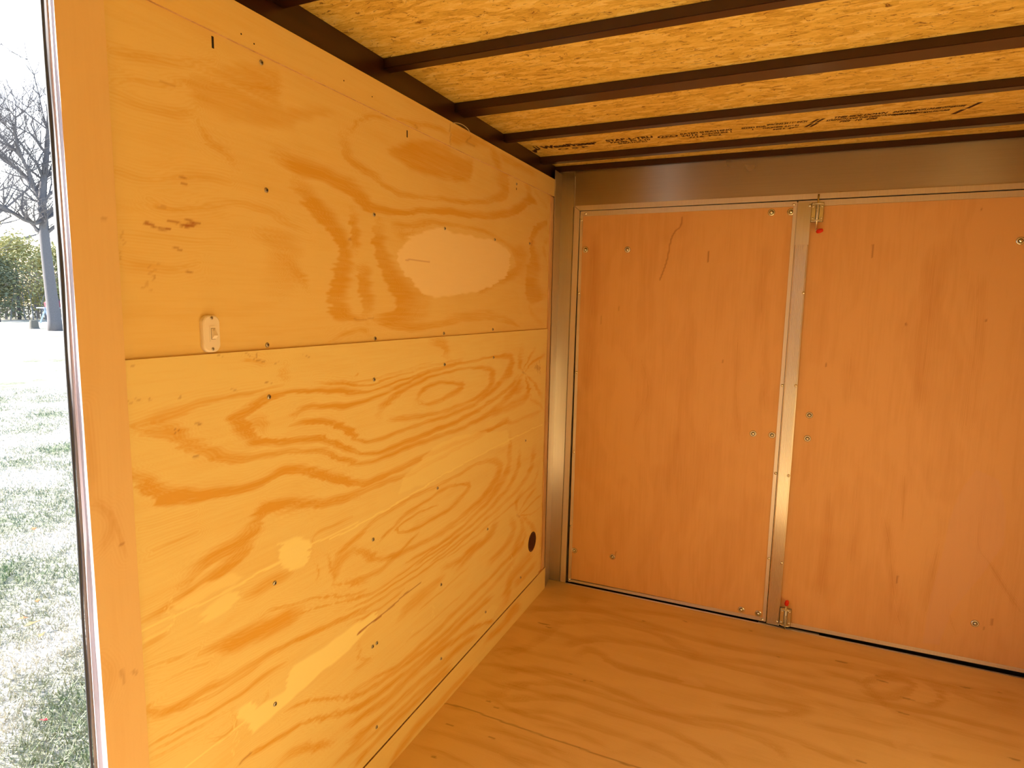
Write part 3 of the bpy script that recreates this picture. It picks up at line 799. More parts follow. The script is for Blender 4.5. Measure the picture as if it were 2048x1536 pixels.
def catmull(P, step=9.0):
    P = np.array(P, float)
    if len(P) < 3:
        Q = P
        out = []
        for i in range(len(Q) - 1):
            n = max(1, int(np.hypot(*(Q[i + 1, :2] - Q[i, :2])) / step))
            for k in range(n):
                out.append(Q[i] + (Q[i + 1] - Q[i]) * k / n)
        out.append(Q[-1])
        return np.array(out)
    E = np.vstack([2 * P[0] - P[1], P, 2 * P[-1] - P[-2]])
    out = []
    for i in range(1, len(E) - 2):
        p0, p1, p2, p3 = E[i - 1], E[i], E[i + 1], E[i + 2]
        n = max(2, int(np.hypot(*(p2[:2] - p1[:2])) / step))
        for k in range(n):
            u = k / n
            out.append(0.5 * (2 * p1 + (p2 - p0) * u + (2 * p0 - 5 * p1 + 4 * p2 - p3) * u * u + (3 * p1 - p0 - 3 * p2 + p3) * u ** 3))
    out.append(E[-2])
    out = np.array(out)
    out[:, 2] = np.maximum(out[:, 2], P[:, 2].min() * 0.7)
    return out


def sstep(a, b, x):
    t = np.clip((x - a) / (b - a), 0, 1)
    return t * t * (3 - 2 * t)


def field(surf, A, B, step):
    """A, B: world coordinates in mm of a (nu x nv) grid; returns figure, pale and mark maps."""
    A0, B0 = A, B
    fig = np.zeros_like(A)
    pale = np.zeros_like(A)
    near = np.full(A.shape, 60.0)
    # fibres comb the figure: each row slides a little along the grain
    rg = np.random.default_rng(len(GRAIN.get(surf, [])) + 3)
    amp = {'up': 9.0, 'low': 8.0, 'st': 6.0, 'bb': 6.0, 'fl': 7.0, 'po': 0.0, 'd1': 0.0, 'd2': 0.0}.get(surf, 0.0)
    if amp:
        cols = 24
        kn = rg.normal(0, 1, (cols, A.shape[1]))
        kn = 0.6 * kn + 0.4 * np.roll(kn, 1, 1) + 0.35 * np.repeat(rg.normal(0, 1, (cols, A.shape[1] // 6 + 1)), 6, 1)[:, :A.shape[1]]
        pos = np.linspace(0, cols - 1.001, A.shape[0])
        i_ = pos.astype(int)
        f_ = (pos - i_)[:, None]
        A = A + amp * (kn[i_] * (1 - f_) + kn[np.minimum(i_ + 1, cols - 1)] * f_)
        B = B + 1.2 * np.sin(A / 31.0 + B / 23.0) + 0.9 * np.sin(A / 13.0 - B / 17.0)
    mark = np.zeros_like(A)
    a0, b0 = A0[0, 0], B0[0, 0]
    da = (A0[-1, 0] - A0[0, 0]) / (A.shape[0] - 1)
    db = (B0[0, -1] - B0[0, 0]) / (A.shape[1] - 1)
    nu, nv = A.shape
    for kind, s, L in GRAIN.get(surf, []):
        if kind in 'pl':
            P = np.array(L, float).reshape(-1, 2)
            i0 = max(0, int((P[:, 0].min() - 60 - a0) / da)); i1 = min(nu, int((P[:, 0].max() + 60 - a0) / da) + 2)
            j0 = max(0, int((P[:, 1].min() - 40 - b0) / db)); j1 = min(nv, int((P[:, 1].max() + 40 - b0) / db) + 2)
            if i1 <= i0 or j1 <= j0:
                continue
            X, Y = A[i0:i1, j0:j1], B[i0:i1, j0:j1]
            # a slightly ragged outline
            Yw = Y + 1.6 * np.sin(X / 27.0 + Y / 40) + 1.2 * np.sin(X / 11.3 + Y / 9)
            inside = np.zeros(X.shape, bool)
            dist = np.full(X.shape, 1e9)
            for k in range(len(P)):
                x1, y1 = P[k]; x2, y2 = P[(k + 1) % len(P)]
                c = ((y1 > Yw) != (y2 > Yw)) & (X < (x2 - x1) * (Yw - y1) / (y2 - y1 + 1e-9) + x1)
                inside ^= c
                t = np.clip(((X - x1) * (x2 - x1) + (Yw - y1) * (y2 - y1)) / ((x2 - x1) ** 2 + (y2 - y1) ** 2 + 1e-9), 0, 1)
                dist = np.minimum(dist, np.hypot(X - x1 - t * (x2 - x1), Yw - y1 - t * (y2 - y1)))
            sd = np.where(inside, dist, -dist)
            soft = 16.0 if kind == 'p' else 5.0
            v = s * sstep(-soft * 0.5, soft, sd)
            T = fig if kind == 'p' else pale
            T[i0:i1, j0:j1] = 1 - (1 - T[i0:i1, j0:j1]) * (1 - v)
            if kind == 'l':
                fig[i0:i1, j0:j1] *= 1 - 0.8 * v
            continue
        P = catmull(np.array(L, float).reshape(-1, 3))
        best = np.full(A.shape, 9.0)
        seg_l = np.hypot(*np.diff(P[:, :2], axis=0).T)
        cum = np.concatenate([[0], np.cumsum(seg_l)])
        tot = cum[-1]
        tl = min(45.0, tot * 0.3)
        tap = np.ones_like(A)
        sgn = np.zeros_like(A)
        lo = np.array([nu, nv]); hi = np.array([0, 0])
        minw = step * (1.4 if kind in 'dk' else 1.6)
        for k in range(len(P) - 1):
            x1, y1, w1 = P[k]; x2, y2, w2 = P[k + 1]
            w = max((w1 + w2) / 2, minw)
            m = w * 0.8 + step + 20 + (14 if kind in 'sm' else 0)
            i0 = max(0, int((min(x1, x2) - m - a0) / da)); i1 = min(nu, int((max(x1, x2) + m - a0) / da) + 2)
            j0 = max(0, int((min(y1, y2) - m - b0) / db)); j1 = min(nv, int((max(y1, y2) + m - b0) / db) + 2)
            if i1 <= i0 or j1 <= j0:
                continue
            X, Y = A[i0:i1, j0:j1], B[i0:i1, j0:j1]
            dx, dy = x2 - x1, y2 - y1
            ll = dx * dx + dy * dy + 1e-9
            t = np.clip(((X - x1) * dx + (Y - y1) * dy) / ll, 0, 1)
            ex, ey = X - x1 - t * dx, Y - y1 - t * dy
            wl_ = np.maximum(w1 + (w2 - w1) * t, minw)
            d = np.hypot(ex, ey) / (wl_ * 0.5)
            side = np.where(dx * ey - dy * ex < 0, 1.0, -1.0)
            cur = best[i0:i1, j0:j1]
            m_ = d < cur
            cur[m_] = d[m_]
            sgn[i0:i1, j0:j1][m_] = side[m_]
            if kind in 'sm':
                s_ = cum[k] + t * seg_l[k]
                tap[i0:i1, j0:j1][m_] = np.clip(np.minimum(s_, tot - s_) / tl, 0, 1)[m_]
            if kind in 'sm':
                np.minimum(near[i0:i1, j0:j1], np.hypot(ex, ey), out=near[i0:i1, j0:j1])
            lo = np.minimum(lo, [i0, j0]); hi = np.maximum(hi, [i1, j1])
        if hi[0] <= lo[0]:
            continue
        sl_ = (slice(lo[0], hi[0]), slice(lo[1], hi[1]))
        d, sg = best[sl_], sgn[sl_]
        if kind == 's':
            pr = np.where(sg > 0, 1 - sstep(0.75, 1.1, d), 1 - sstep(0.1, 1.35, d))
        elif kind == 'm':
            pr = 1 - sstep(0.3, 1.25, d)
        else:
            pr = 1 - sstep(0.5, 1.1, d)
        v = s * pr * (0.25 + 0.75 * tap[sl_] if kind in 'sm' else 1.0)
        T = {'s': fig, 'm': fig, 'd': mark, 'k': pale}[kind]
        T[sl_] = 1 - (1 - T[sl_]) * (1 - v)
        if kind == 'k':
            fig[sl_] *= 1 - 0.7 * v
    return fig, pale, mark, near


def panel(name, mat, surf, corners, thick, normal, step, parent=None, side_mat=None, axes=(1, 2)):
    """A sheet with a dense front face that carries its grain map.
    corners: front face bl, br, tr, tl (world). thick: how far the sheet goes behind the face."""
    c = [Vector(p) for p in corners]
    nu = max(2, int(((c[1] - c[0]).length * 1000) / step)) + 1
    nv = max(2, int(((c[3] - c[0]).length * 1000) / step)) + 1
    u = np.linspace(0, 1, nu)[:, None, None]
    v = np.linspace(0, 1, nv)[None, :, None]
    C = [np.array(p) for p in c]
    G = (1 - u) * (1 - v) * C[0] + u * (1 - v) * C[1] + u * v * C[2] + (1 - u) * v * C[3]
    fig, pale, mark, near = field(surf, G[:, :, axes[0]] * 1000, G[:, :, axes[1]] * 1000, step)
    N = nu * nv
    nrm = np.array(normal, float)
    back = G - nrm * thick
    # border ring, doubled for the sides
    ring = [(i, 0) for i in range(nu)] + [(nu - 1, j) for j in range(1, nv)] + [(i, nv - 1) for i in range(nu - 2, -1, -1)] + [(0, j) for j in range(nv - 2, 0, -1)]
    ring_f = np.array([G[i, j] for i, j in ring])
    ring_b = np.array([back[i, j] for i, j in ring])
    verts = np.vstack([G.reshape(-1, 3), ring_f, ring_b])
    idx = np.arange(N).reshape(nu, nv)
    q = np.stack([idx[:-1, :-1], idx[1:, :-1], idx[1:, 1:], idx[:-1, 1:]], -1).reshape(-1, 4)
    e1 = (C[1] - C[0]); e2 = (C[3] - C[0])
    if np.dot(np.cross(e1, e2), nrm) < 0:
        q = q[:, ::-1]
        flip = True
    else:
        flip = False
    R = len(ring)
    a = N + np.arange(R); b = N + (np.arange(R) + 1) % R
    a2 = a + R; b2 = b + R
    sq = np.stack([a2, b2, b, a], -1)
    if flip:
        sq = sq[:, ::-1]
    quads = np.vstack([q, sq])
    me = bpy.data.meshes.new(name)
    org = np.array(parent.location if parent is not None else (0, 0, 0))
    verts = verts - org
    nf = len(quads)
    me.vertices.add(len(verts))
    me.vertices.foreach_set('co', verts.astype(np.float32).ravel())
    bk = list(range(N + R, N + 2 * R))
    if not flip:
        bk = bk[::-1]
    me.loops.add(nf * 4 + R)
    me.loops.foreach_set('vertex_index', np.concatenate([quads.ravel(), np.array(bk)]).astype(np.int32))
    me.polygons.add(nf + 1)
    me.polygons.foreach_set('loop_start', np.concatenate([np.arange(nf) * 4, [nf * 4]]).astype(np.int32))
    mi = np.zeros(nf + 1, np.int32)
    mi[len(q):] = 1
    me.materials.append(MATS[mat])
    me.materials.append(MATS[side_mat or 'plywood_edge'])
    me.polygons.foreach_set('material_index', mi)
    me.update(calc_edges=True)
    me.validate()
    at = me.color_attributes.new('fig', 'FLOAT_COLOR', 'POINT')
    colr = np.zeros((len(verts), 4), np.float32)
    colr[:N, 0] = fig.reshape(-1)
    colr[:N, 1] = pale.reshape(-1)
    colr[:N, 2] = mark.reshape(-1)
    colr[:N, 3] = near.reshape(-1)
    at.data.foreach_set('color', colr.ravel())
    o = bpy.data.objects.new(name, me)
    link(o, parent)
    return o


# ================================================================ ROOM SHELL
Y0, Y1, WX, OSBZ = -1.75, 2.69, 1.985, 1.939
DOOR_A, DOOR_B, DOOR_TOP = -0.36, 0.565, 1.845     # side door opening in the left wall

fl = panel('floor', 'plywood_floor', 'fl', [(-0.03, 0.95, 0), (WX, 0.95, 0), (WX, 2.676, 0), (-0.03, 2.676, 0)], 0.018, (0, 0, 1), 4.6, axes=(0, 1))
struct(fl, 'orange plywood floor with wavy grain in front of the rear doors', 'floor')
o = MB().box((-0.03, Y0, -0.018), (WX, 0.95, 0)).build('floor', 'plywood_floor')
struct(o, 'plywood floor sheet nearest the side door opening', 'floor')
o = MB().box((-0.06, Y0, -0.12), (WX + 0.06, 2.78, -0.0185)).build('floor', 'brown_steel')
struct(o, 'steel chassis under the plywood floor', 'floor')

WL = empty('wall_left', (0, 0.6, 0))
struct(WL, 'yellow pine plywood side wall with a light switch and a horizontal ledge', 'wall')
lower = panel('lower_panel', 'pine_wall_lower', 'low', [(0, 0.632, 0.076), (0, 2.504, 0.1072), (0, 2.5398, 1.2205), (0, 0.632, 1.2215)], 0.009, (1, 0, 0), 3.3, WL)
tag(lower, 'lower pine sheet with bold cathedral grain')
upper = panel('upper_panel', 'pine_wall_upper', 'up', [(-0.006, 0.632, 1.214), (-0.006, 2.545, 1.214), (-0.006, 2.5150, 1.7960), (-0.006, 0.632, 1.7900)], 0.006, (1, 0, 0), 3.3, WL)
tag(upper, 'upper pine sheet with soft figure and a pale oval patch')
st = panel('trim_1', 'pine_strip', 'st', [(-0.001, 0.50, 1.7862), (-0.001, 2.586, 1.7925), (-0.001, 2.588, 1.8648), (-0.001, 0.50, 1.857)], 0.011, (1, 0, 0), 5.0)
struct(st, 'narrow plywood strip along the top of the side wall', 'trim')
bb = panel('baseboard_left', 'pine_wall_lower', 'bb', [(0.001, 0.632, 0.0), (0.001, 2.588, 0.0), (0.001, 2.588, 0.1035), (0.001, 0.632, 0.071)], 0.011, (1, 0, 0), 5.0)
struct(bb, 'low plywood strip along the foot of the side wall', 'baseboard')
# batten that shows where the sheets stop short of the rear corner
b_ = MB().box((-0.030, 2.47, 0.10), (-0.0095, 2.587, 1.80)).build('batten', 'pine_strip', WL)
b_ = MB().box((-0.0095, 2.556, 0.104), (-0.003, 2.587, 1.789)).build('batten', 'plywood_edge', WL)
# sheathing behind
o = MB().box((-0.052, DOOR_B + 0.02, 0), (-0.031, 2.80, 1.9385)).box((-0.0305, DOOR_B + 0.02, 0), (-0.016, 2.45, 1.846)).build('wall_left', 'brown_steel')
struct(o, 'steel frame behind the side wall sheets', 'wall')
o = MB().box((-0.05, Y0, 0), (0.0, DOOR_A, 1.86)).box((-0.05, DOOR_A, DOOR_TOP), (0.0, DOOR_B, 1.857)).build('wall_left', 'pine_strip')
struct(o, 'plywood wall around the side door opening', 'wall')
o = MB().box((WX, Y0, 0), (WX + 0.05, 2.69, 1.96)).build('wall_right', 'pine_strip')
struct(o, 'plywood wall opposite the side door', 'wall')
o = MB().box((-0.05, Y0 - 0.05, 0), (WX + 0.05, Y0, 1.96)).build('wall_front', 'pine_strip')
struct(o, 'plywood wall at the nose of the trailer', 'wall')
CE = MB().box((-0.08, Y0, OSBZ), (WX + 0.05, 2.80, OSBZ + 0.012)).build('ceiling', 'osb')
struct(CE, 'ceiling of yellow strand board between the brown roof beams', 'ceiling')
o = MB().box((-0.10, Y0 - 0.06, OSBZ + 0.0125), (WX + 0.10, 2.85, OSBZ + 0.03)).build('ceiling', 'jamb_paint')
struct(o, 'white metal roof skin above the strand board', 'ceiling')

# ---- post beside the side door
po = panel('trim_2', 'pine_post', 'po', [(0.006, 0.566, 0), (0.006, 0.633, 0), (0.006, 0.636, 1.858), (0.006, 0.566, 1.858)], 0.0065, (1, 0, 0), 4.0, side_mat='painted_wood_edge')
struct(po, 'upright pine board edging the side door opening', 'trim')
JB = empty('trim_3', (0, 0.566, 0))
struct(JB, 'pale metal jamb of the side door opening with a dark rubber seal', 'trim')
MB().box((-0.0085, 0.5668, 0), (-0.0006, 0.60, 1.86)).build('jamb_board', 'painted_wood_edge', JB, bevel=0.001)


def loft_z(rows, ya, yb, name, mat, parent, smooth=False):
    """rows: (z, x_inner, x_outer); a thin sheet in the jamb plane whose outer edge wanders with height."""
    m = MB()
    vs, fs = [], []
    for z, xi, xo in rows:
        xm = (xi + xo) / 2
        vs += [(xi, ya, z), (xm, ya - 0.0016, z), (xo, ya, z), (xo, yb, z), (xi, yb, z)]
    for i in range(len(rows) - 1):
        for j in range(5):
            k = (j + 1) % 5
            fs.append((i * 5 + j, i * 5 + k, (i + 1) * 5 + k, (i + 1) * 5 + j))
    fs.append((0, 1, 2, 3, 4))
    fs.append(tuple(len(vs) - 5 + j for j in (4, 3, 2, 1, 0)))
    return m.add(vs, fs).build(name, mat, parent, smooth=smooth)


SEAL = [(0.0, -0.030), (0.40, -0.0285), (0.563, -0.0269), (0.683, -0.0253), (0.852, -0.0216), (1.014, -0.0170), (1.197, -0.0160), (1.315, -0.0130), (1.386, -0.0123), (1.456, -0.0119), (1.538, -0.0121), (1.625, -0.0130), (1.722, -0.0116), (1.86, -0.0112)]
OUTER = [(0.0, -0.028), (0.85, -0.0200), (1.10, -0.0185), (1.167, -0.0205), (1.241, -0.0249), (1.315, -0.0280), (1.387, -0.0286), (1.45, -0.0278), (1.55, -0.021), (1.626, -0.0175), (1.712, -0.0187), (1.86, -0.0190)]


def lut(tab, z):
    return float(np.interp(z, [t_[0] for t_ in tab], [t_[1] for t_ in tab]))


zs = [1.86 * i / 60 for i in range(61)]
loft_z([(z, -0.0088, min(lut(SEAL, z) + 0.001, -0.0105)) for z in zs], 0.5675, 0.585, 'jamb_face', 'door_skin_metal', JB)
loft_z([(z, lut(SEAL, z) + 0.002, min(lut(OUTER, z), lut(SEAL, z) - 0.001)) for z in zs], 0.5655, 0.576, 'weatherstrip', 'jamb_paint', JB)
pts = [(lut(SEAL, z) + 0.0018 + 0.0006 * math.sin(z * 29), 0.5603, z) for z in zs]
MB().tube(pts, [0.0025 + 0.0004 * math.sin(k * 0.9) for k in range(61)], 8).build('rubber_seal', 'rubber_seal', JB, smooth=True)

# ---- roof rail and beams
RR = empty('roof_rail', (-0.04, 0.5, 1.86))
tag(RR, 'dark brown steel tube running along the top of the side wall', 'rail')
MB().box((-0.062, Y0, 1.848), (-0.020, 2.688, 1.9035)).build('tube', 'brown_steel', RR, bevel=0.003)
MB().box((-0.078, Y0, 1.9045), (-0.066, 2.80, OSBZ)).build('upstand', 'brown_steel', RR)
for yb in (0.99, 1.377, 1.758, 2.099, 2.468):
    w = MB()
    for k in range(7):
        w.lathe([(0.001, 0), (0.0032, 0.001), (0.0028, 0.003), (0.0, 0.0042)], (-0.040 + random.uniform(-.004, .004) * 0 + 0.004 * (k % 2), yb + 0.003 + k * 0.0052, 1.9040 + 0.0012 * (k % 3)), (0.4, 0, 1), 8)
    w.build('weld', 'screw_steel' if yb < 1.5 else 'brown_steel', RR, smooth=True)
o = MB().box((WX - 0.04, Y0, 1.86), (WX - 0.0005, 2.688, 1.9125)).build('trim_5', 'brown_steel', bevel=0.003)
struct(o, 'dark brown steel tube along the top of the opposite wall', 'trim')

BEAMS = [(y_, y_ - 0.02, 0.036) for y_ in (1.002,)] + [
    (1.3794, 1.3645, 0.034), (1.7506, 1.7190, 0.072), (2.1140, 2.0797, 0.036), (2.4842, 2.4501, 0.037), (2.6725, 2.6715, 0.0165)]
BL = {0: 'nearest roof beam, only its end showing at the top left of the strand board',
      1: 'second roof beam from the camera, running off the top edge of the picture',
      2: 'third roof beam from the camera, above the right rear door',
      3: 'fourth roof beam from the camera, just before the printed strand board strip',
      4: 'fifth roof beam from the camera, just behind the printed strand board strip',
      5: 'thin last roof beam sitting right against the metal header'}
for i, (ya, yb, w) in enumerate(BEAMS):
    z0, z1 = 1.9132, 1.9160
    x0, x1 = -0.064, WX - 0.0005
    root = empty('roof_beam', (1.0, (ya + yb + w) / 2, z0))
    MB().hexa([(x0, ya, z0), (x1, yb, z1), (x1, yb + w, z1), (x0, ya + w, z0),
               (x0, ya, OSBZ - 0.0004), (x1, yb, OSBZ - 0.0004), (x1, yb + w, OSBZ - 0.0004), (x0, ya + w, OSBZ - 0.0004)]).build('tube', 'brown_steel', root, bevel=0.0018)
    tag(root, 'dark brown steel ' + BL[i], 'beam', 'steel roof beams under the strand board')

# ---- rear end wall around the doors
RW = empty('wall_rear', (1.0, 2.69, 0))
struct(RW, 'brushed metal header and corner post framing the rear doors', 'wall')
MB().hexa([(0.0430, 2.691, 1.764), (WX, 2.691, 1.7695), (WX, 2.74, 1.7695), (0.0430, 2.74, 1.764),
           (0.0430, 2.691, OSBZ - .001), (WX, 2.691, OSBZ - .001), (WX, 2.74, OSBZ - .001), (0.0430, 2.74, OSBZ - .001)]).build('header', 'brushed_header', RW)
# corner post: side flange next to the plywood, step, face
MB().hexa([(-0.001, 2.5885, 0), (0.0015, 2.5885, 0), (0.0, 2.592, 0), (-0.004, 2.592, 0),
           (-0.001, 2.5885, 1.905), (0.0015, 2.5885, 1.905), (0.0, 2.592, 1.905), (-0.004, 2.592, 1.905)]).build('flange_lip', 'aluminium_trim', RW)
MB().hexa([(-0.003, 2.5915, 0), (0.0005, 2.5915, 0), (-0.0145, 2.690, 0), (-0.03, 2.690, 0),
           (-0.003, 2.5915, 1.905), (0.0005, 2.5915, 1.905), (-0.0045, 2.690, 1.905), (-0.03, 2.690, 1.905)]).build('side_flange', 'brushed_post', RW)
pf = MB()
pf.hexa([(-0.03, 2.688, 0.0), (0.0400, 2.688, 0.0), (0.0400, 2.70, 0.0), (-0.03, 2.70, 0.0),
         (-0.03, 2.688, 1.938), (0.0554, 2.688, 1.938), (0.0554, 2.70, 1.938), (-0.03, 2.70, 1.938)])
pf.build('post_face', 'brushed_post', RW)
MB().hexa([(0.0425, 2.6865, 0), (0.0437, 2.6865, 0), (0.0437, 2.70, 0), (0.0425, 2.70, 0),
           (0.0578, 2.6865, 1.893), (0.0590, 2.6865, 1.893), (0.0590, 2.70, 1.893), (0.0578, 2.70, 1.893)]).build('return_edge', 'aluminium_trim', RW)
# frame strip round the opening
fr = MB()
fr.hexa([(0.0442, 2.6870, 0), (0.0697, 2.6870, 0), (0.0697, 2.76, 0), (0.0442, 2.76, 0),
         (0.0590, 2.6870, 1.7640), (0.0830, 2.6870, 1.7425), (0.0830, 2.76, 1.7425), (0.0590, 2.76, 1.7640)])
fr.hexa([(0.0840, 2.6870, 1.7440), (WX, 2.6870, 1.7490), (WX, 2.76, 1.7490), (0.0840, 2.76, 1.7440),
         (0.0600, 2.6870, 1.7655), (WX, 2.6870, 1.7685), (WX, 2.76, 1.7685), (0.0600, 2.76, 1.7655)])
fr.build('opening_frame', 'aluminium_trim', RW)
MB().box((0.060, 2.735, -0.02), (WX, 2.76, 1.76)).build('door_gap', 'dark_recess', RW)
MB().box((1.90, 2.6870, 0), (WX, 2.76, 1.745)).build('post_face', 'brushed_post', RW)
MB().box((-0.051, 2.7805, -0.125), (WX + 0.049, 2.792, OSBZ - 0.001)).build('leak_plate', 'dark_recess', RW)  # unseen plate added behind the rear wall to stop light leaking in
MB().box((-0.030, 2.6762, -0.0178), (0.0700, 2.6868, -0.0002)).build('floor_edge', 'plywood_floor', fl)
SI = empty('trim_4', (1.0, 2.68, 0))
struct(SI, 'thin metal sill strip along the foot of the rear doors', 'trim')
MB().box((0.071, 2.6765, -0.018), (1.90, 2.6855, 0.0012)).build('sill_strip', 'aluminium_trim', SI)
MB().box((0.071, 2.6855, -0.030), (1.90, 2.76, -0.012)).build('sill_channel', 'dark_recess', SI)
MB().box((0.935, 2.6855, -0.012), (1.168, 2.697, 0.0006)).build('sill_block', 'aluminium_trim', SI)

# ---- rear doors
DY = 2.698


def bolt_mb(x, z, y, r=0.0125, flat=1.0):
    m = MB()
    m.lathe([(r * 1.06, 0.0), (r * 1.06, 0.0003), (0, 0.0004)], (x, y, z), (0, -1, 0), 24, 1)  # dark outline painted round the washer as its contact shade
    m.lathe([(r * 0.60, 0.0018), (r * 0.60, 0.00195), (0, 0.0020)], (x, y, z), (0, -1, 0), 24, 1)  # dark ring painted as shade in the groove round the dome
    m.lathe([(r, 0.0), (r, 0.0012), (r * 0.9, 0.0018), (r * 0.46, 0.0018), (r * 0.46, 0.003), (r * 0.40, 0.0052 * flat), (r * 0.2, 0.0064 * flat), (0, 0.0067 * flat)], (x, y, z), (0, -1, 0), 24)
    return m


def rivet_mb(x, z, y, r=0.0058):
    return MB().lathe([(r, 0), (r, 0.0012), (r * 0.85, 0.0028), (r * 0.5, 0.004), (0, 0.0045)], (x, y, z), (0, -1, 0), 16)


def dup(o, loc, parent):
    c = o.copy()
    COL.objects.link(c)
    c.parent = parent
    c.location = Vector(loc) - Vector(parent.location)
    return c


D1 = empty('door_1', (0.09, 2.70, 0.005))
struct(D1, 'left rear door, orange brown plywood between the corner post and the centre stile', 'door')
panel('door_panel', 'luan_door', 'd1', [(0.0935, DY, 0.020), (0.9500, DY, 0.0200), (0.9520, DY, 1.7230), (0.0960, DY, 1.7205)], 0.006, (0, -1, 0), 4.6, D1, axes=(0, 2))
tr = MB()
tr.hexa([(0.0800, 2.6945, 0.004), (0.0945, 2.6945, 0.004), (0.0945, 2.730, 0.004), (0.0800, 2.730, 0.004),
         (0.0845, 2.6945, 1.7425), (0.0965, 2.6945, 1.7215), (0.0965, 2.730, 1.7215), (0.0845, 2.730, 1.7425)])
tr.hexa([(0.0965, 2.6945, 1.7205), (0.9570, 2.6945, 1.7235), (0.9570, 2.730, 1.7235), (0.0965, 2.730, 1.7205),
         (0.0845, 2.6945, 1.7420), (0.9650, 2.6945, 1.7430), (0.9650, 2.730, 1.7430), (0.0845, 2.730, 1.7420)])
tr.hexa([(0.0945, 2.6945, 0.0055), (0.9570, 2.6945, 0.0055), (0.9570, 2.730, 0.0055), (0.0945, 2.730, 0.0055),
         (0.0945, 2.6945, 0.0170), (0.9500, 2.6945, 0.0210), (0.9500, 2.730, 0.0210), (0.0945, 2.730, 0.0170)])
tr.hexa([(0.9500, 2.6945, 0.0055), (0.9640, 2.6945, 0.0055), (0.9640, 2.730, 0.0055), (0.9500, 2.730, 0.0055),
         (0.9520, 2.6945, 1.7235), (0.9660, 2.6945, 1.7400), (0.9660, 2.730, 1.7400), (0.9520, 2.730, 1.7235)])
tag(tr.build('edge_trim', 'aluminium_trim', D1, bevel=0.0012), 'thin silver channel round the door edge')
b0 = bolt_mb(0, 0, 0).build('washer_bolt', ['zinc', 'dark_recess'], D1, loc=(0, 0, 0), smooth=False)
for i, (x, z) in enumerate([(0.1128, 1.5741), (0.3029, 1.5704), (0.8741, 1.7046), (0.9443, 1.7034), (0.8629, 0.81), (0.9354, 0.8112), (0.1068, 0.1641), (0.2921, 0.1671), (0.8639, 0.0364), (0.9321, 0.0344)]):
    if i == 0:
        b0.location = Vector((x, DY, z)) - Vector(D1.location)
    else:
        dup(b0, (x, DY, z), D1)
r0 = rivet_mb(0, 0, 0).build('rivet', 'zinc', D1, loc=(0, 0, 0), smooth=True)
for i, (x, z) in enumerate([(0.1097, 1.731), (0.0915, 1.7036), (0.0900, 1.3813), (0.0900, 1.0191), (0.0890, 0.6445), (0.0870, 0.2836), (0.0870, 0.016), (0.9538, 1.7309), (0.9600, 1.0195), (0.9590, 0.6546), (0.9580, 0.2872), (0.9495, 0.0129)]):
    if i == 0:
        r0.location = Vector((x, 2.6945, z)) - Vector(D1.location)
    else:
        dup(r0, (x, 2.6945, z), D1)

D2 = empty('door_2', (1.0, 2.70, 0.005))
struct(D2, 'right rear door, orange brown plywood with the ribbed centre stile and two bolts', 'door')
panel('door_panel', 'luan_door', 'd2', [(0.978, DY, 0.0225), (1.885, DY, 0.0270), (1.885, DY, 1.7240), (0.978, DY, 1.7210)], 0.006, (0, -1, 0), 4.6, D2, axes=(0, 2))
tr = MB()
tr.hexa([(0.9680, 2.6945, 1.7215), (1.897, 2.6945, 1.7245), (1.897, 2.730, 1.7245), (0.9680, 2.730, 1.7215),
         (0.9680, 2.6945, 1.7430), (1.897, 2.6945, 1.7455), (1.897, 2.730, 1.7455), (0.9680, 2.730, 1.7430)])
tr.hexa([(0.9680, 2.6945, 0.0065), (1.897, 2.6945, 0.0140), (1.897, 2.730, 0.0140), (0.9680, 2.730, 0.0065),
         (0.9680, 2.6945, 0.0230), (1.897, 2.6945, 0.0285), (1.897, 2.730, 0.0285), (0.9680, 2.730, 0.0230)])
tr.box((1.8840, 2.6945, 0.0140), (1.897, 2.730, 1.745))
tag(tr.build('edge_trim', 'aluminium_trim', D2, bevel=0.0012), 'thin silver channel round the door edge')
# ribbed stile; its top end is plain
stl = MB()
xa, xb, nr = 0.9665, 1.0155, 9
for (z0, z1, ribs) in ((0.0050, 1.575, True),):
    prof = [(xa, 2.690)]
    pitch = (xb - xa - 0.006) / nr
    for k in range(nr):
        c0 = xa + 0.003 + k * pitch
        prof += [(c0 + pitch * 0.10, 2.6880), (c0 + pitch * 0.30, 2.6868), (c0 + pitch * 0.60, 2.6868), (c0 + pitch * 0.80, 2.6880)]
    prof += [(xb, 2.690), (xb, 2.700), (xa, 2.700)]
    n = len(prof)
    vs = [(x, y, z) for z in (z0, z1) for x, y in prof]
    stl.add(vs, [tuple(range(n)), tuple(range(2 * n - 1, n - 1, -1))] + [(i, (i + 1) % n, n + (i + 1) % n, n + i) for i in range(n)])
stl.box((xa, 2.6880, 1.575), (xb, 2.700, 1.7360))
tag(stl.build('centre_stile', 'stile_metal', D2), 'ribbed silver metal stile between the two rear doors')
b1 = dup(b0, (1.0672, DY, 0.9061), D2)
for x, z in [(1.0669, 0.8104), (1.68, 1.5744), (1.6812, 0.1672)]:
    dup(b0, (x, DY, z), D2)
for x, z in [(1.0105, 1.7225), (1.0112, 1.3892), (1.0090, 1.0226), (1.0085, 0.6521), (1.0075, 0.2797), (1.0074, 0.0213)]:
    dup(r0, (x, 2.6876, z), D2)


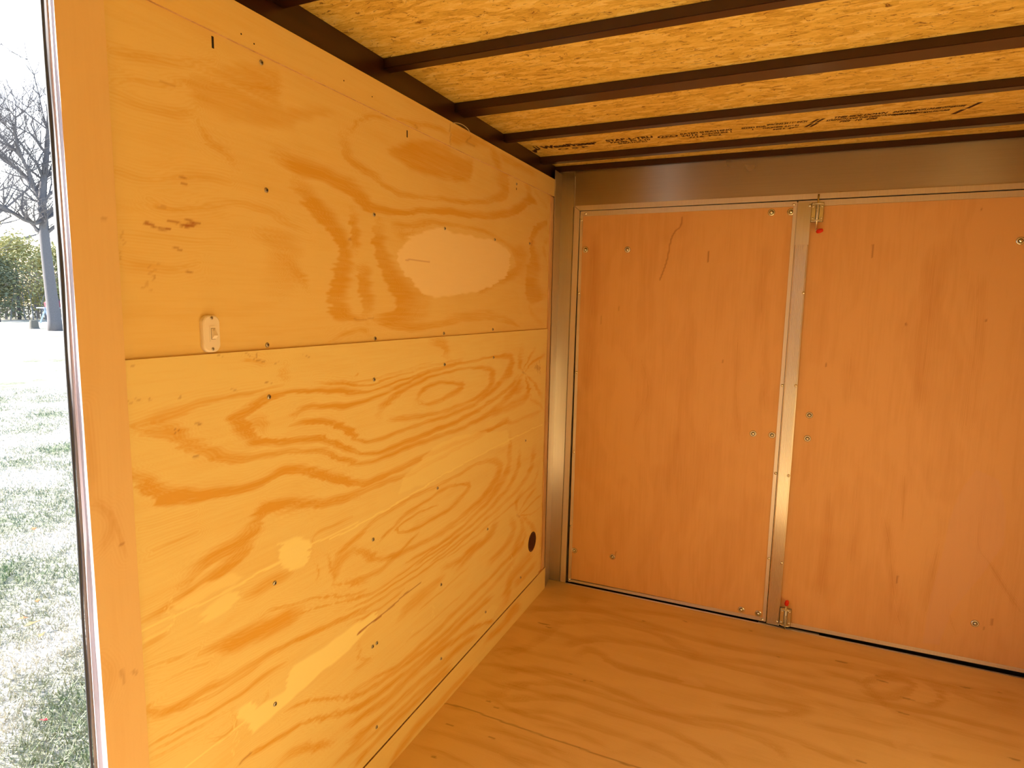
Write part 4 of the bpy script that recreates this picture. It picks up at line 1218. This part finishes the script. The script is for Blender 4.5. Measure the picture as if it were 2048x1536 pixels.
def latch(x, z0, z1, rod_lo, rod_hi, tip, tip_dir, up):
    """Spring bolt: plate with two ears, a rod through them and a red grip."""
    zc = (z0 + z1) / 2
    yp = 2.6865
    root = empty('barrel_bolt', (0, 0, 0))
    root.parent = D2
    root.location = Vector((x, yp, zc)) - Vector(D2.location)
    base = Vector((x, yp, zc))

    def part(mb, name, mat, **kw):
        me = mb.build(name, mat, None, loc=base, **kw)
        me.parent = root
        me.location = (0, 0, 0)
        return me
    p = MB()
    p.box((x - 0.0205, yp - 0.0025, z0), (x + 0.0205, yp, z1))
    for s in (-1, 1):                      # raised ribs of the pressed plate
        p.box((x + s * 0.010 - 0.003, yp - 0.0045, z0 + 0.012), (x + s * 0.010 + 0.003, yp - 0.002, z1 - 0.012))
    part(p, 'plate', 'zinc', bevel=0.0008)
    for s in (-1, 1):                      # dark strips beside the rod, painted as shade in the plate's grooves
        part(MB().box((x + s * 0.0065 - 0.0012, yp - 0.0030, z0 + 0.010), (x + s * 0.0065 + 0.0012, yp - 0.0024, z1 - 0.010)), 'groove_shade', 'dark_recess')
    part(MB().box((x - 0.0215, yp - 0.0004, z0 - 0.001), (x + 0.0215, yp + 0.0004, z1 + 0.001)), 'contact_rim', 'dark_recess')  # dark rim round the plate, contact shade put into the colour
    for ze in (z0 + 0.004, z1 - 0.004):    # ears bridging the rod
        e = MB()
        pts = [(x + 0.019 * math.cos(a) if abs(math.cos(a)) > .6 else x + 0.019 * math.cos(a), yp - 0.003 - 0.011 * math.sin(a), ze) for a in [math.pi * k / 10 for k in range(11)]]
        e.tube(pts, 0.0020, 6)
        part(e, 'bracket', 'zinc', smooth=True)
    for sx in (-1, 1):
        for zz in (z0 + 0.014, z1 - 0.014):
            part(MB().lathe([(0.0042, 0), (0.0040, 0.0015), (0.002, 0.0032), (0, 0.0036)], (x + sx * 0.0145, yp - 0.0025, zz), (0, -1, 0), 12), 'screw', 'zinc', smooth=True)
    yr = yp - 0.0095
    part(MB().tube([(x, yr, rod_lo), (x, yr, rod_hi)], 0.0034, 12), 'rod', 'zinc', smooth=True)
    sp = []                                # coil spring round the rod
    for k in range(90):
        a = k * 0.7
        sp.append((x + 0.0052 * math.cos(a), yr + 0.0052 * math.sin(a), z0 + 0.008 + (z1 - z0 - 0.016) * k / 89))
    part(MB().tube(sp, 0.0009, 5), 'spring', 'zinc', smooth=True)
    tx, tz = tip
    d = Vector(tip_dir).normalized()
    b = Vector((tx, yr, tz))
    zr = rod_lo if up else rod_hi
    part(MB().tube([(x, yr, zr), (x, yr - 0.002, zr + (-0.004 if up else 0.004)), b], 0.0032, 10), 'handle_arm', 'zinc', smooth=True)
    prof = [(0.0030, 0), (0.0070, 0.002), (0.0085, 0.008), (0.0082, 0.016), (0.0060, 0.0235), (0.0, 0.026)]
    tag(part(MB().lathe(prof, b, d, 16), 'grip', 'red_plastic', smooth=True), 'red plastic tip')
    return root


tag(latch(1.0375, 1.660, 1.732, 1.632, 1.762, (1.0385, 1.622), (1, -0.35, 0.22), True), 'silver barrel bolt at the top of the door')
tag(latch(1.0375, 0.0115, 0.0880, 0.0, 0.100, (1.0370, 0.1040), (0.12, -0.2, 1), False), 'silver barrel bolt at the foot of the door')

# ---- screws of the side wall


def screw_mb():
    m = MB()
    m.lathe([(0.0050, 0), (0.0050, 0.0006), (0.0042, 0.0018), (0.0022, 0.0024), (0.0, 0.0025)], (0, 0, 0), (1, 0, 0), 16)
    for a in (0, math.pi / 2):
        c, s_ = math.cos(a + 0.4) * 0.0026, math.sin(a + 0.4) * 0.0026
        d_, e_ = -math.sin(a + 0.4) * 0.0006, math.cos(a + 0.4) * 0.0006
        m.hexa([(0.0021, c + d_, s_ + e_), (0.0021, c - d_, s_ - e_), (0.0021, -c - d_, -s_ - e_), (0.0021, -c + d_, -s_ + e_),
                (0.0027, c + d_, s_ + e_), (0.0027, c - d_, s_ - e_), (0.0027, -c - d_, -s_ - e_), (0.0027, -c + d_, -s_ + e_)], 1)
    return m


sc0 = screw_mb().build('screw', ['screw_steel', 'dark_recess'], WL, loc=(0, 0, 0))
UPS = [(0.9461, 1.7749), (0.9488, 1.5366), (1.2998, 1.5382), (1.6508, 1.5458), (2.0019, 1.5493), (0.9387, 1.2306), (1.299, 1.2290), (1.6477, 1.2306), (2.1841, 1.7730), (2.3264, 1.5675), (1.9956, 1.2330)]
LOS = [(0.933, 1.1249), (1.2847, 1.1249), (1.6425, 1.1349), (1.9928, 1.1323), (0.9318, 0.7267), (1.2734, 0.7022), (1.6027, 0.7528), (2.3133, 0.7642), (1.2663, 0.406), (1.2850, 0.4062), (0.9222, 0.4558), (1.2802, 0.1626), (1.6265, 0.4273), (1.6283, 0.1725), (1.9556, 0.1787), (2.2905, 0.1757), (1.9629, 0.4995)]
first = True
for x, L in ((-0.006, UPS), (0.0, LOS)):
    for y, z in L:
        if first:
            sc0.location = Vector((x, y, z)) - Vector(WL.location)
            first = False
        else:
            dup(sc0, (x, y, z), WL)
for y, z, h in [(0.8355, 1.7700, 0.020), (1.4489, 1.7690, 0.018), (2.1841, 1.755, 0.008)]:
    MB().box((-0.0062, y - 0.0022, z - h / 2), (-0.0056, y + 0.0022, z + h / 2)).build('nail_slot', 'dark_recess', WL)
for y, z in [(0.895, 1.806), (0.925, 1.800), (1.185, 1.818), (1.29, 1.815)]:
    MB().lathe([(0.0016, 0), (0.0016, 0.0006), (0, 0.0008)], (-0.0012, y, z), (1, 0, 0), 8).build('nail_head', 'dark_recess', WL)

# ---- round plug
PL = MB()
PL.lathe([(0.044, 0), (0.044, 0.0012), (0.042, 0.0022), (0.040, 0.0022), (0.0385, 0.0010), (0.0, 0.0010)], (0, 2.4137, 0.2905), (1, 0, 0), 40)
for k in range(-4, 5):
    hh = math.sqrt(max(0.0, 0.036 ** 2 - (k * 0.008) ** 2))
    PL.box((0.0008, 2.4137 + k * 0.008 - 0.0016, 0.2905 - hh), (0.0022, 2.4137 + k * 0.008 + 0.0016, 0.2905 + hh))
o = PL.build('round_vent_plug', 'dark_plug', loc=(0, 2.4137, 0.2905))
tag(o, 'dark brown round vent plug set low in the plywood wall near the corner post', 'vent')

# ---- light switch
SW = empty('light_switch', (-0.006, 0.8010, 1.2575))
tag(SW, 'cream rounded light switch on the upper wall sheet just above the ledge', 'light switch')
yc, zc, hw, hh_ = 0.8010, 1.2580, 0.0185, 0.0335


def rrect(cy, cz, w, h, r, n=8):
    out = []
    for qx, qy, a0 in ((1, 1, 0), (-1, 1, 1), (-1, -1, 2), (1, -1, 3)):
        for k in range(n + 1):
            a = (a0 + k / n) * math.pi / 2
            out.append((cy + qx * (w - r) + r * math.cos(a), cz + qy * (h - r) + r * math.sin(a)))
    return out


m = MB()
layers = [(0.0, hw, hh_, 0.014), (0.0055, hw, hh_, 0.014), (0.0075, hw - 0.0008, hh_ - 0.0008, 0.0132), (0.0090, hw - 0.0028, hh_ - 0.0028, 0.0115)]
vs = []
for h, w, hh2, r in layers:
    vs += [(-0.006 + h, y, z) for y, z in rrect(yc, zc, w, hh2, r)]
n = len(vs) // len(layers)
fs = [tuple(range(n - 1, -1, -1)), tuple((len(layers) - 1) * n + j for j in range(n))]
for i in range(len(layers) - 1):
    for j in range(n):
        k = (j + 1) % n
        fs.append((i * n + j, i * n + k, (i + 1) * n + k, (i + 1) * n + j))
m.add(vs, fs)
m.build('wall_plate', 'switch_plastic', SW)
m = MB()
x0 = 0.0030
m.box((x0, yc - 0.0060, zc - 0.0145), (x0 + 0.0012, yc + 0.0085, zc + 0.0145))
m.build('bezel', 'switch_plastic', SW, bevel=0.0005)
m = MB().box((x0 + 0.0011, yc - 0.0034, zc - 0.0098), (x0 + 0.0014, yc + 0.0058, zc + 0.0102))
tag(m.build('rocker_gap', 'dark_recess', SW), 'dark gap round the rocker')
m = MB()
m.hexa([(x0, yc - 0.0030, zc - 0.0092), (x0 + 0.0022, yc - 0.0030, zc - 0.0092), (x0 + 0.0022, yc + 0.0054, zc - 0.0092), (x0, yc + 0.0054, zc - 0.0092),
        (x0, yc - 0.0030, zc - 0.0030), (x0 + 0.0088, yc - 0.0030, zc - 0.0030), (x0 + 0.0088, yc + 0.0054, zc - 0.0030), (x0, yc + 0.0054, zc - 0.0030)])
m.hexa([(x0, yc - 0.0030, zc - 0.0030), (x0 + 0.0088, yc - 0.0030, zc - 0.0030), (x0 + 0.0088, yc + 0.0054, zc - 0.0030), (x0, yc + 0.0054, zc - 0.0030),
        (x0, yc - 0.0030, zc + 0.0096), (x0 + 0.0018, yc - 0.0030, zc + 0.0096), (x0 + 0.0018, yc + 0.0054, zc + 0.0096), (x0, yc + 0.0054, zc + 0.0096)])
m.build('rocker', 'switch_plastic', SW)
MB().lathe([(0.0009, 0), (0.0009, 0.0004), (0, 0.0005)], (x0 + 0.0030, yc + 0.0012, zc + 0.0072), (1, 0, 0.4), 8).build('rocker_dot', 'screw_steel', SW)
for dz in (0.0285, -0.0275):
    MB().lathe([(0.0034, 0), (0.0032, 0.0003), (0.0014, 0.0007), (0, 0.0008)], (0.0029, yc, zc + dz), (1, 0, 0), 14).build('screw', 'screw_steel', SW)
    MB().box((0.0036, yc - 0.0018, zc + dz - 0.0004), (0.0039, yc + 0.0018, zc + dz + 0.0004)).build('screw_slot', 'dark_recess', SW)

# ---- wire loop sticking out at the rail
pts = []
for k in range(15):
    a = math.pi * (1 - k / 14)
    pts.append((-0.006 + 0.010 * math.sin(a), 1.743 + 0.062 * math.cos(a), 1.852 + 0.016 * math.sin(a)))
o = MB().tube(pts, 0.0012, 8).build('wire', 'wire_sheath', loc=(0, 1.743, 1.853), smooth=True)
tag(o, 'thin pale wire loop poking out where the top strip meets the brown rail', 'wire')

# ---- printing on the strand board
inkn = [0]


def ink(body, x, y, size, w=None, slant=0.0, name='printed_text', sy=1.0, bold=0.05):
    """Dark lettering on the underside of the board: reads left to right, tops towards the camera."""
    cu = bpy.data.curves.new(name, 'FONT')
    cu.body = body
    cu.size = size
    cu.extrude = 0.0
    cu.offset = size * bold
    cu.space_line = 0.9
    cu.shear = slant
    cu.materials.append(MATS['stamp_ink'])
    o = bpy.data.objects.new(name, cu)
    link(o, CE)
    bpy.context.view_layer.update()
    d = o.dimensions
    sx = (w / d.x) if (w and d.x > 0) else 1.0
    inkn[0] += 1
    o.matrix_basis = Matrix(((sx, 0, 0, x), (0, -sy, 0, y), (0, 0, -1, OSBZ - 0.0003), (0, 0, 0, 1)))
    return o


def ink_poly(polys, name='printed_mark'):
    m = MB()
    for P in polys:
        k = len(P)
        m.add([(x, y, OSBZ - 0.0004) for x, y in P] + [(x, y, OSBZ - 0.0001) for x, y in P],
              [tuple(range(k)), tuple(range(2 * k - 1, k - 1, -1))] + [(i, (i + 1) % k, k + (i + 1) % k, k + i) for i in range(k)])
    return m.build(name, 'stamp_ink', CE)


ink_poly([[(0.000, 2.318), (0.006, 2.318), (0.006, 2.360), (0.000, 2.360)], [(0.012, 2.318), (0.018, 2.318), (0.018, 2.360), (0.012, 2.360)],
          [(-0.006, 2.360), (0.020, 2.360), (0.004, 2.376), (-0.020, 2.376)], [(-0.028, 2.376), (-0.004, 2.376), (-0.016, 2.412), (-0.024, 2.412)]])
ink('WestFraser', 0.030, 2.362, 0.050, 0.228, bold=0.075)
ink('O S B', 0.080, 2.402, 0.026, 0.130)
ink('STAB-L-TRU', 0.291, 2.348, 0.038, 0.175)
ink('PANEL PS 2-10', 0.300, 2.374, 0.024, 0.150)
ink('SHEATHING', 0.325, 2.396, 0.020, 0.110)
el = []
for rr_, rev in ((1.0, False), (0.80, True)):
    el.append([(0.517 + 0.037 * rr_ * math.cos(a), 2.350 + 0.021 * rr_ * math.sin(a)) for a in [2 * math.pi * k / 28 for k in range(28)]])
m = MB()
n = 28
vv = [(x, y, OSBZ - 0.0004) for x, y in el[0]] + [(x, y, OSBZ - 0.0004) for x, y in el[1]]
m.add(vv, [(i, (i + 1) % n, n + (i + 1) % n, n + i) for i in range(n)])
m.build('printed_mark', 'stamp_ink', CE)
ink('APA', 0.493, 2.360, 0.026, 0.048)
ink('RATED SHEATHING', 0.563, 2.345, 0.026, 0.175)
ink('24/16', 0.563, 2.372, 0.026, 0.060)
ink('EXPOSURE 1', 0.635, 2.372, 0.024, 0.100)
ink('7/16  PS2', 0.585, 2.398, 0.022, 0.115)
ink('SIZED FOR', 0.770, 2.342, 0.022, 0.080)
ink('1', 0.800, 2.368, 0.020)
ink('SPACING 24 / 16 INCH', 0.850, 2.330, 0.026, 0.125, 0.2)
ink('THICKNESS  0.418 IN', 0.835, 2.366, 0.022, 0.115, 0.2)
ink('MILL 498', 0.868, 2.392, 0.020, 0.080, 0.2)
ink_poly([[(1.002, 2.308), (1.012, 2.308), (0.992, 2.345), (0.982, 2.345)], [(1.018, 2.308), (1.028, 2.308), (1.008, 2.345), (0.998, 2.345)],
          [(0.985, 2.352), (0.995, 2.352), (0.975, 2.392), (0.965, 2.392)], [(1.001, 2.352), (1.011, 2.352), (0.991, 2.392), (0.981, 2.392)]])
ink('THIS SIDE DOWN', 1.050, 2.318, 0.026, 0.150, 0.3)
ink('STRENGTH AXIS THIS DIRECTION', 1.030, 2.344, 0.024, 0.190, 0.3)
ink('PS2  10  498', 1.070, 2.370, 0.026, 0.110, 0.3)
ink('SPACE 1/8 INCH', 1.215, 2.345, 0.022, 0.075, 0.3)
ink('ENDS AND EDGES UNLESS OTHERWISE', 1.215, 2.318, 0.024, 0.190, 0.3)
ink('RECOMMENDED BY MANUFACTURER', 1.220, 2.350, 0.024, 0.150, 0.3)
ink_poly([[(1.430, 2.290), (1.442, 2.290), (1.420, 2.345), (1.408, 2.345)], [(1.400, 2.350), (1.414, 2.350), (1.396, 2.395), (1.382, 2.395)]])

# ================================================================ OUTSIDE
GZ = -0.55
gm = MB()
gm.box((-140, -60, GZ - 0.5), (40, 120, GZ))
g = gm.build('ground', 'lawn_soil')
struct(g, 'sunlit winter lawn outside the side door', 'lawn')


def blade_mesh(n, region, hmin, hmax, width):
    vs = np.zeros((n * 3, 3))
    k = 0
    while k < n:
        # a strip of lawn seen through the opening: distance r from the door jamb along the view
        r = region[0] + (region[1] - region[0]) * rng.random() ** 1.5
        a = math.radians(region[2] + (region[3] - region[2]) * rng.random())
        x, y = 0.95 - r * math.sin(a), r * math.cos(a)
        h = hmin + (hmax - hmin) * rng.random()
        w = width * (0.6 + 0.8 * rng.random()) * (0.7 + r * 0.08)
        t = rng.random() * 6.283
        lx, ly = rng.normal(0, h * 0.55), rng.normal(0, h * 0.55)
        vs[3 * k] = (x - w * math.cos(t), y - w * math.sin(t), GZ)
        vs[3 * k + 1] = (x + w * math.cos(t), y + w * math.sin(t), GZ)
        vs[3 * k + 2] = (x + lx, y + ly, GZ + h)
        k += 1
    return vs


vs = blade_mesh(60000, (2.2, 16.0, 50.0, 66.0), 0.015, 0.05, 0.003)
me = bpy.data.meshes.new('grass')
me.vertices.add(len(vs))
me.vertices.foreach_set('co', vs.astype(np.float32).ravel())
nf = len(vs) // 3
me.loops.add(nf * 3)
me.loops.foreach_set('vertex_index', np.arange(nf * 3, dtype=np.int32))
me.polygons.add(nf)
me.polygons.foreach_set('loop_start', (np.arange(nf) * 3).astype(np.int32))
me.materials.append(MATS['grass_blade'])
me.update(calc_edges=True)
go = bpy.data.objects.new('grass', me)
link(go)
tag(go, 'dry and green grass blades covering the lawn outside', 'grass', kind='stuff')


def leaf(x, y, mat, s, label, first=None):
    m = MB()
    pts = [(0, 0), (0.35, 0.25), (0.55, 0.1), (1.0, 0.0), (0.55, -0.12), (0.35, -0.28)]
    a = random.random() * 6.28
    P = [(x + s * (px * math.cos(a) - py * math.sin(a)), y + s * (px * math.sin(a) + py * math.cos(a)), GZ + 0.045 + 0.3 * s * abs(py) + 0.12 * s * px) for px, py in pts]
    k = len(P)
    m.add(P + [(p[0], p[1], p[2] - 0.001) for p in P], [tuple(range(k)), tuple(range(2 * k - 1, k - 1, -1))] + [(i, (i + 1) % k, k + (i + 1) % k, k + i) for i in range(k)])
    o = m.build('fallen_leaf', mat, loc=(x, y, GZ + 0.045))
    tag(o, label, 'leaf', 'fallen leaves on the lawn')
    return o


for x, y, mat, s, lab in [(-2.81, 1.86, 'orange_leaf', 0.08, 'largest orange fallen leaf on the green patch of lawn'),
                          (-2.90, 1.93, 'orange_leaf', 0.06, 'orange fallen leaf just beyond the largest one on the lawn'),
                          (-3.05, 2.06, 'orange_leaf', 0.05, 'farthest orange fallen leaf on the green patch of lawn'),
                          (-2.62, 1.83, 'orange_leaf', 0.05, 'small orange fallen leaf right of the largest one on the lawn'),
                          (-1.86, 1.45, 'red_leaf', 0.035, 'small red fallen leaf low in the picture on the pale grass'),
                          (-4.35, 2.75, 'orange_leaf', 0.07, 'orange fallen leaf in the dark streak crossing the lawn')]:
    leaf(x, y, mat, s, lab)


def branch(m, p, d, r, L, depth, spread, up=0.15, nseg=4):
    pts = [p.copy()]
    rad = [r]
    q = p.copy()
    dd = d.copy()
    for i in range(nseg):
        dd = (dd + Vector((random.uniform(-1, 1), random.uniform(-1, 1), random.uniform(-0.6, 0.8) + up)) * 0.16).normalized()
        q = q + dd * (L / nseg)
        pts.append(q.copy())
        rad.append(r * (1 - 0.42 * (i + 1) / nseg))
    m.tube(pts, rad, 6 if depth > 3 else (4 if depth > 1 else 3), cap=False)
    if depth <= 0:
        return
    kids = 3 if depth > 2 else random.choice((3, 4))
    for k in range(kids):
        i = random.randint(max(1, nseg - 3), nseg) if k else nseg
        a = random.uniform(0, 6.28)
        t = Vector((math.cos(a), math.sin(a), random.uniform(-0.25, 0.6)))
        nd = (dd * (1 - spread) + t * spread).normalized()
        branch(m, pts[i], nd, rad[i] * random.uniform(0.55, 0.75), L * random.uniform(0.62, 0.85), depth - 1, spread, up, nseg)


def bare_tree(x, y, h, r, label, seed, forks=6, spread=0.48, trunk_frac=0.3):
    random.seed(seed)
    root = empty('bare_tree', (x, y, GZ))
    tag(root, label, 'tree', 'bare trees at the edge of the lawn')
    tm = MB()
    p = Vector((x, y, GZ - 0.05))
    pts = [p]
    rad = [r * 1.5]
    n = 8
    for i in range(1, n + 1):
        z = h * 0.75 * i / n
        pts.append(Vector((x + 0.06 * h * 0.2 * math.sin(i * 0.9 + seed), y + 0.06 * h * 0.2 * math.cos(i * 0.7 + seed), GZ + z)))
        rad.append(r * (1.0 - 0.75 * i / n))
    tm.tube(pts, rad, 12)
    tm.build('trunk', 'bark', root, smooth=True)
    bm_ = MB()
    for k in range(forks + 6):
        i = random.randint(int(n * trunk_frac) + 1, n)
        a = k * 2.4 + random.uniform(-0.4, 0.4)
        d = Vector((math.cos(a), math.sin(a), random.uniform(0.25, 0.9))).normalized()
        branch(bm_, pts[i], d, rad[i] * 0.62, h * random.uniform(0.16, 0.26), 4, spread)
    branch(bm_, pts[-1], Vector((0, 0, 1)), rad[-1], h * 0.22, 4, spread)
    tag(bm_.build('branches', 'bark', root), 'leafless branches')
    return root


LIMBS = [[[-36.58,21.39,-0.57,0.42],[-36.61,21.34,0.05,0.33],[-36.63,21.3,1.16,0.29],[-36.65,21.26,2.27,0.27],[-36.68,21.22,3.63,0.25],[-36.69,21.2,4.71,0.24],[-36.69,21.21,5.52,0.22],[-36.69,21.2,6.46,0.2],[-36.61,21.34,7.67,0.16],[-36.51,21.51,9.02,0.13],[-36.44,21.64,10.35,0.1],[-36.37,21.76,11.93,0.07],[-36.24,21.97,13.79,0.04]],[[-36.69,21.21,5.52,0.13],[-36.57,20.7,5.27,0.12],[-36.46,20.17,5.38,0.11],[-36.33,19.66,5.61,0.1],[-36.22,19.12,5.86,0.09],[-36.15,18.49,6.13,0.07]],[[-36.69,21.2,6.46,0.15],[-37.12,21.15,7.19,0.13],[-37.57,21.06,7.73,0.12],[-38.07,20.87,8.26,0.1],[-38.56,20.68,8.68,0.09],[-39.15,20.31,9.22,0.06]],[[-36.83,20.94,7.21,0.1],[-36.61,20.63,7.92,0.09],[-36.41,20.26,8.53,0.08],[-36.19,19.94,8.89,0.07],[-35.9,19.74,9.76,0.05],[-35.56,19.63,10.36,0.04],[-35.34,19.29,10.56,0.03],[-35.21,18.79,10.64,0.02]],[[-37.03,20.59,8.65,0.07],[-37.49,20.47,9.12,0.06],[-37.94,20.36,9.52,0.05],[-38.4,20.24,10.12,0.04],[-38.84,20.15,10.71,0.03]],[[-36.61,21.34,7.67,0.09],[-36.42,20.97,8.37,0.07],[-36.25,20.55,8.78,0.06],[-36.13,20.05,9.29,0.05],[-35.97,19.59,9.73,0.04],[-35.85,19.08,10.12,0.03]],[[-37.1,20.46,10.74,0.04],[-37.26,20.9,11.14,0.03],[-37.45,21.27,11.52,0.02],[-37.68,21.59,11.9,0.015]],[[-36.51,21.51,9.02,0.06],[-36.33,21.12,9.43,0.05],[-36.16,20.72,9.83,0.04],[-36.01,20.26,9.91,0.03],[-35.84,19.84,9.96,0.02]],[[-36.69,21.2,6.46,0.08],[-37.18,21.04,6.59,0.06],[-37.64,20.92,6.99,0.05],[-38.09,20.83,7.13,0.04],[-38.61,20.6,7.34,0.03]],[[-36.44,21.64,10.35,0.04],[-36.23,21.31,11.14,0.03],[-35.97,21.05,11.93,0.025],[-35.74,20.75,12.81,0.02],[-35.54,20.38,13.39,0.015]],[[-36.69,21.2,4.71,0.07],[-37.17,21.06,4.93,0.05],[-37.59,21.03,5.53,0.04],[-38.01,20.99,5.95,0.03],[-38.48,20.85,6.62,0.02]]]
random.seed(3)
T1 = empty('bare_tree', (LIMBS[0][0][0], LIMBS[0][0][1], GZ))
tag(T1, 'nearest bare tree, its leaning trunk beside the door jamb', 'tree', 'bare trees at the edge of the lawn')
tk = LIMBS[0]
tk[0][2] = GZ - 0.05
MB().tube([p[:3] for p in tk], [p[3] for p in tk], 12).build('trunk', 'bark', T1, smooth=True)
lm = MB()
for L in LIMBS[1:]:
    lm.tube([p[:3] for p in L], [p[3] for p in L], 7)
tw = MB()
for L in LIMBS:
    for i in range(2 if L is tk else 1, len(L)):
        if L is tk and i < 5:
            continue
        d = (Vector(L[i][:3]) - Vector(L[i - 1][:3])).normalized()
        for k in range(4):
            a = random.uniform(0, 6.28)
            t_ = Vector((math.cos(a), math.sin(a), random.uniform(-0.3, 1.0)))
            branch(tw, Vector(L[i][:3]), (d * 0.4 + t_ * 0.6).normalized(), max(0.018, L[i][3] * 0.42), random.uniform(0.9, 1.9), 3, 0.45)
tag(lm.build('limbs', 'bark', T1), 'leafless limbs')
tag(tw.build('twigs', 'bark', T1), 'tangle of thin leafless twigs')
bare_tree(-52.0, 26.0, 19.0, 0.26, 'tall bare tree standing farther left behind the evergreens', 11)
bare_tree(-70.0, 34.0, 21.0, 0.3, 'big bare tree in the woods at the left edge of the picture', 41, forks=9)
bare_tree(-47.0, 22.5, 14.0, 0.13, 'slender bare tree between the stump and the evergreens', 31, forks=4)


def bush(x, y, w, h, z0, mat, label, seed, n=5200, leafs=0.14):
    r_ = np.random.default_rng(seed)
    root = empty('evergreen_tree', (x, y, GZ))
    tag(root, label, 'tree', 'evergreens beyond the lawn')
    MB().tube([(x, y, GZ - 0.05), (x + 0.1, y, GZ + z0 + h * 0.7)], [0.14, 0.04], 8).build('trunk', 'bark', root, smooth=True)
    # clumps of needles
    nc = 34
    th = r_.random(nc) * 6.283
    zz = r_.random(nc)
    rad = (w / 2) * np.sqrt(np.clip(1 - (zz * 1.02) ** 2, 0.05, 1)) * (0.55 + 0.45 * r_.random(nc))
    cx, cy, cz = x + rad * np.cos(th), y + rad * np.sin(th), GZ + z0 + zz * h
    V = []
    Fc = []
    for k in range(n):
        c = r_.integers(nc)
        s = w * 0.16
        px, py, pz = cx[c] + r_.normal(0, s), cy[c] + r_.normal(0, s), cz[c] + r_.normal(0, s * 0.6)
        a = r_.random(3) * 6.283
        u = np.array([math.cos(a[0]), math.sin(a[0]), 0.5 * math.sin(a[1])]) * leafs
        v = np.array([-math.sin(a[0]) * 0.5, math.cos(a[0]) * 0.5, math.cos(a[2])]) * leafs * 0.5
        P = np.array([px, py, pz])
        i = len(V)
        V += [P - u, P + v, P + u, P - v]
        Fc.append((i, i + 1, i + 2, i + 3))
    m = MB()
    m.v = [tuple(p) for p in V]
    m.f = Fc
    m.m = [0] * len(Fc)
    m.build('foliage', mat, root)
    return root


bush(-56.5, 30.0, 4.4, 5.2, 1.5, 'olive_evergreen', 'olive green evergreen left of the nearest trunk', 1)
bush(-56.0, 27.6, 4.0, 4.2, 0.8, 'evergreen', 'dark evergreen at the left edge of the picture', 2)
bush(-57.0, 33.4, 3.6, 4.6, 1.6, 'olive_evergreen', 'olive evergreen right behind the nearest trunk', 3)
bush(-63.0, 33.0, 8.0, 4.5, 0.2, 'evergreen', 'broad dark evergreen filling the shade behind the others', 4, 6000)

# thicket of thin stems between the trees
random.seed(5)
m = MB()
for k in range(120):
    x = -58 + random.uniform(-3, 3)
    y = 25 + random.uniform(0, 14)
    branch(m, Vector((x, y, GZ - 0.05)), Vector((random.uniform(-.2, .2), random.uniform(-.2, .2), 1)).normalized(), 0.05, random.uniform(1.6, 3.0), 2, 0.4)
o = m.build('thicket', 'twigs')
tag(o, 'grey tangle of thin leafless stems under the trees', 'undergrowth', kind='stuff')

o = MB().lathe([(0.30, 0), (0.24, 0.08), (0.21, 0.42), (0.19, 0.50), (0.0, 0.50)], (-39.6, 21.9, GZ), (0, 0, 1), 14).build('tree_stump', 'stump_wood', loc=(-39.6, 21.9, GZ), smooth=False)
tag(o, 'small grey tree stump standing on the bright lawn', 'stump')

TB = empty('trestle_table', (-48.5, 28.2, GZ))
tag(TB, 'pale blue trestle table standing in the shade under the trees', 'table')
MB().box((-49.0, 27.2, GZ + 1.05), (-48.0, 29.4, GZ + 1.12)).build('table_top', 'pale_blue_paint', TB, bevel=0.01)
for y0 in (27.5, 28.3, 29.1):
    for s in (-1, 1):
        MB().tube([(-48.5, y0 - s * 0.05, GZ + 1.05), (-48.5 + s * 0.1, y0 + s * 0.32, GZ)], 0.06, 6).build('leg', 'pale_blue_paint', TB)
o = MB().lathe([(0.05, 0), (0.7, 0.02), (0.75, 0.35), (0.55, 0.5), (0.5, 0.5), (0.68, 0.34), (0.0, 0.12)], (-48.5, 28.3, GZ + 1.12), (0, 0, 1), 18).build('tub', 'maroon_paint', loc=(-48.5, 28.3, GZ + 1.12))
tag(o, 'dark red tub on the pale blue table under the trees', 'tub')
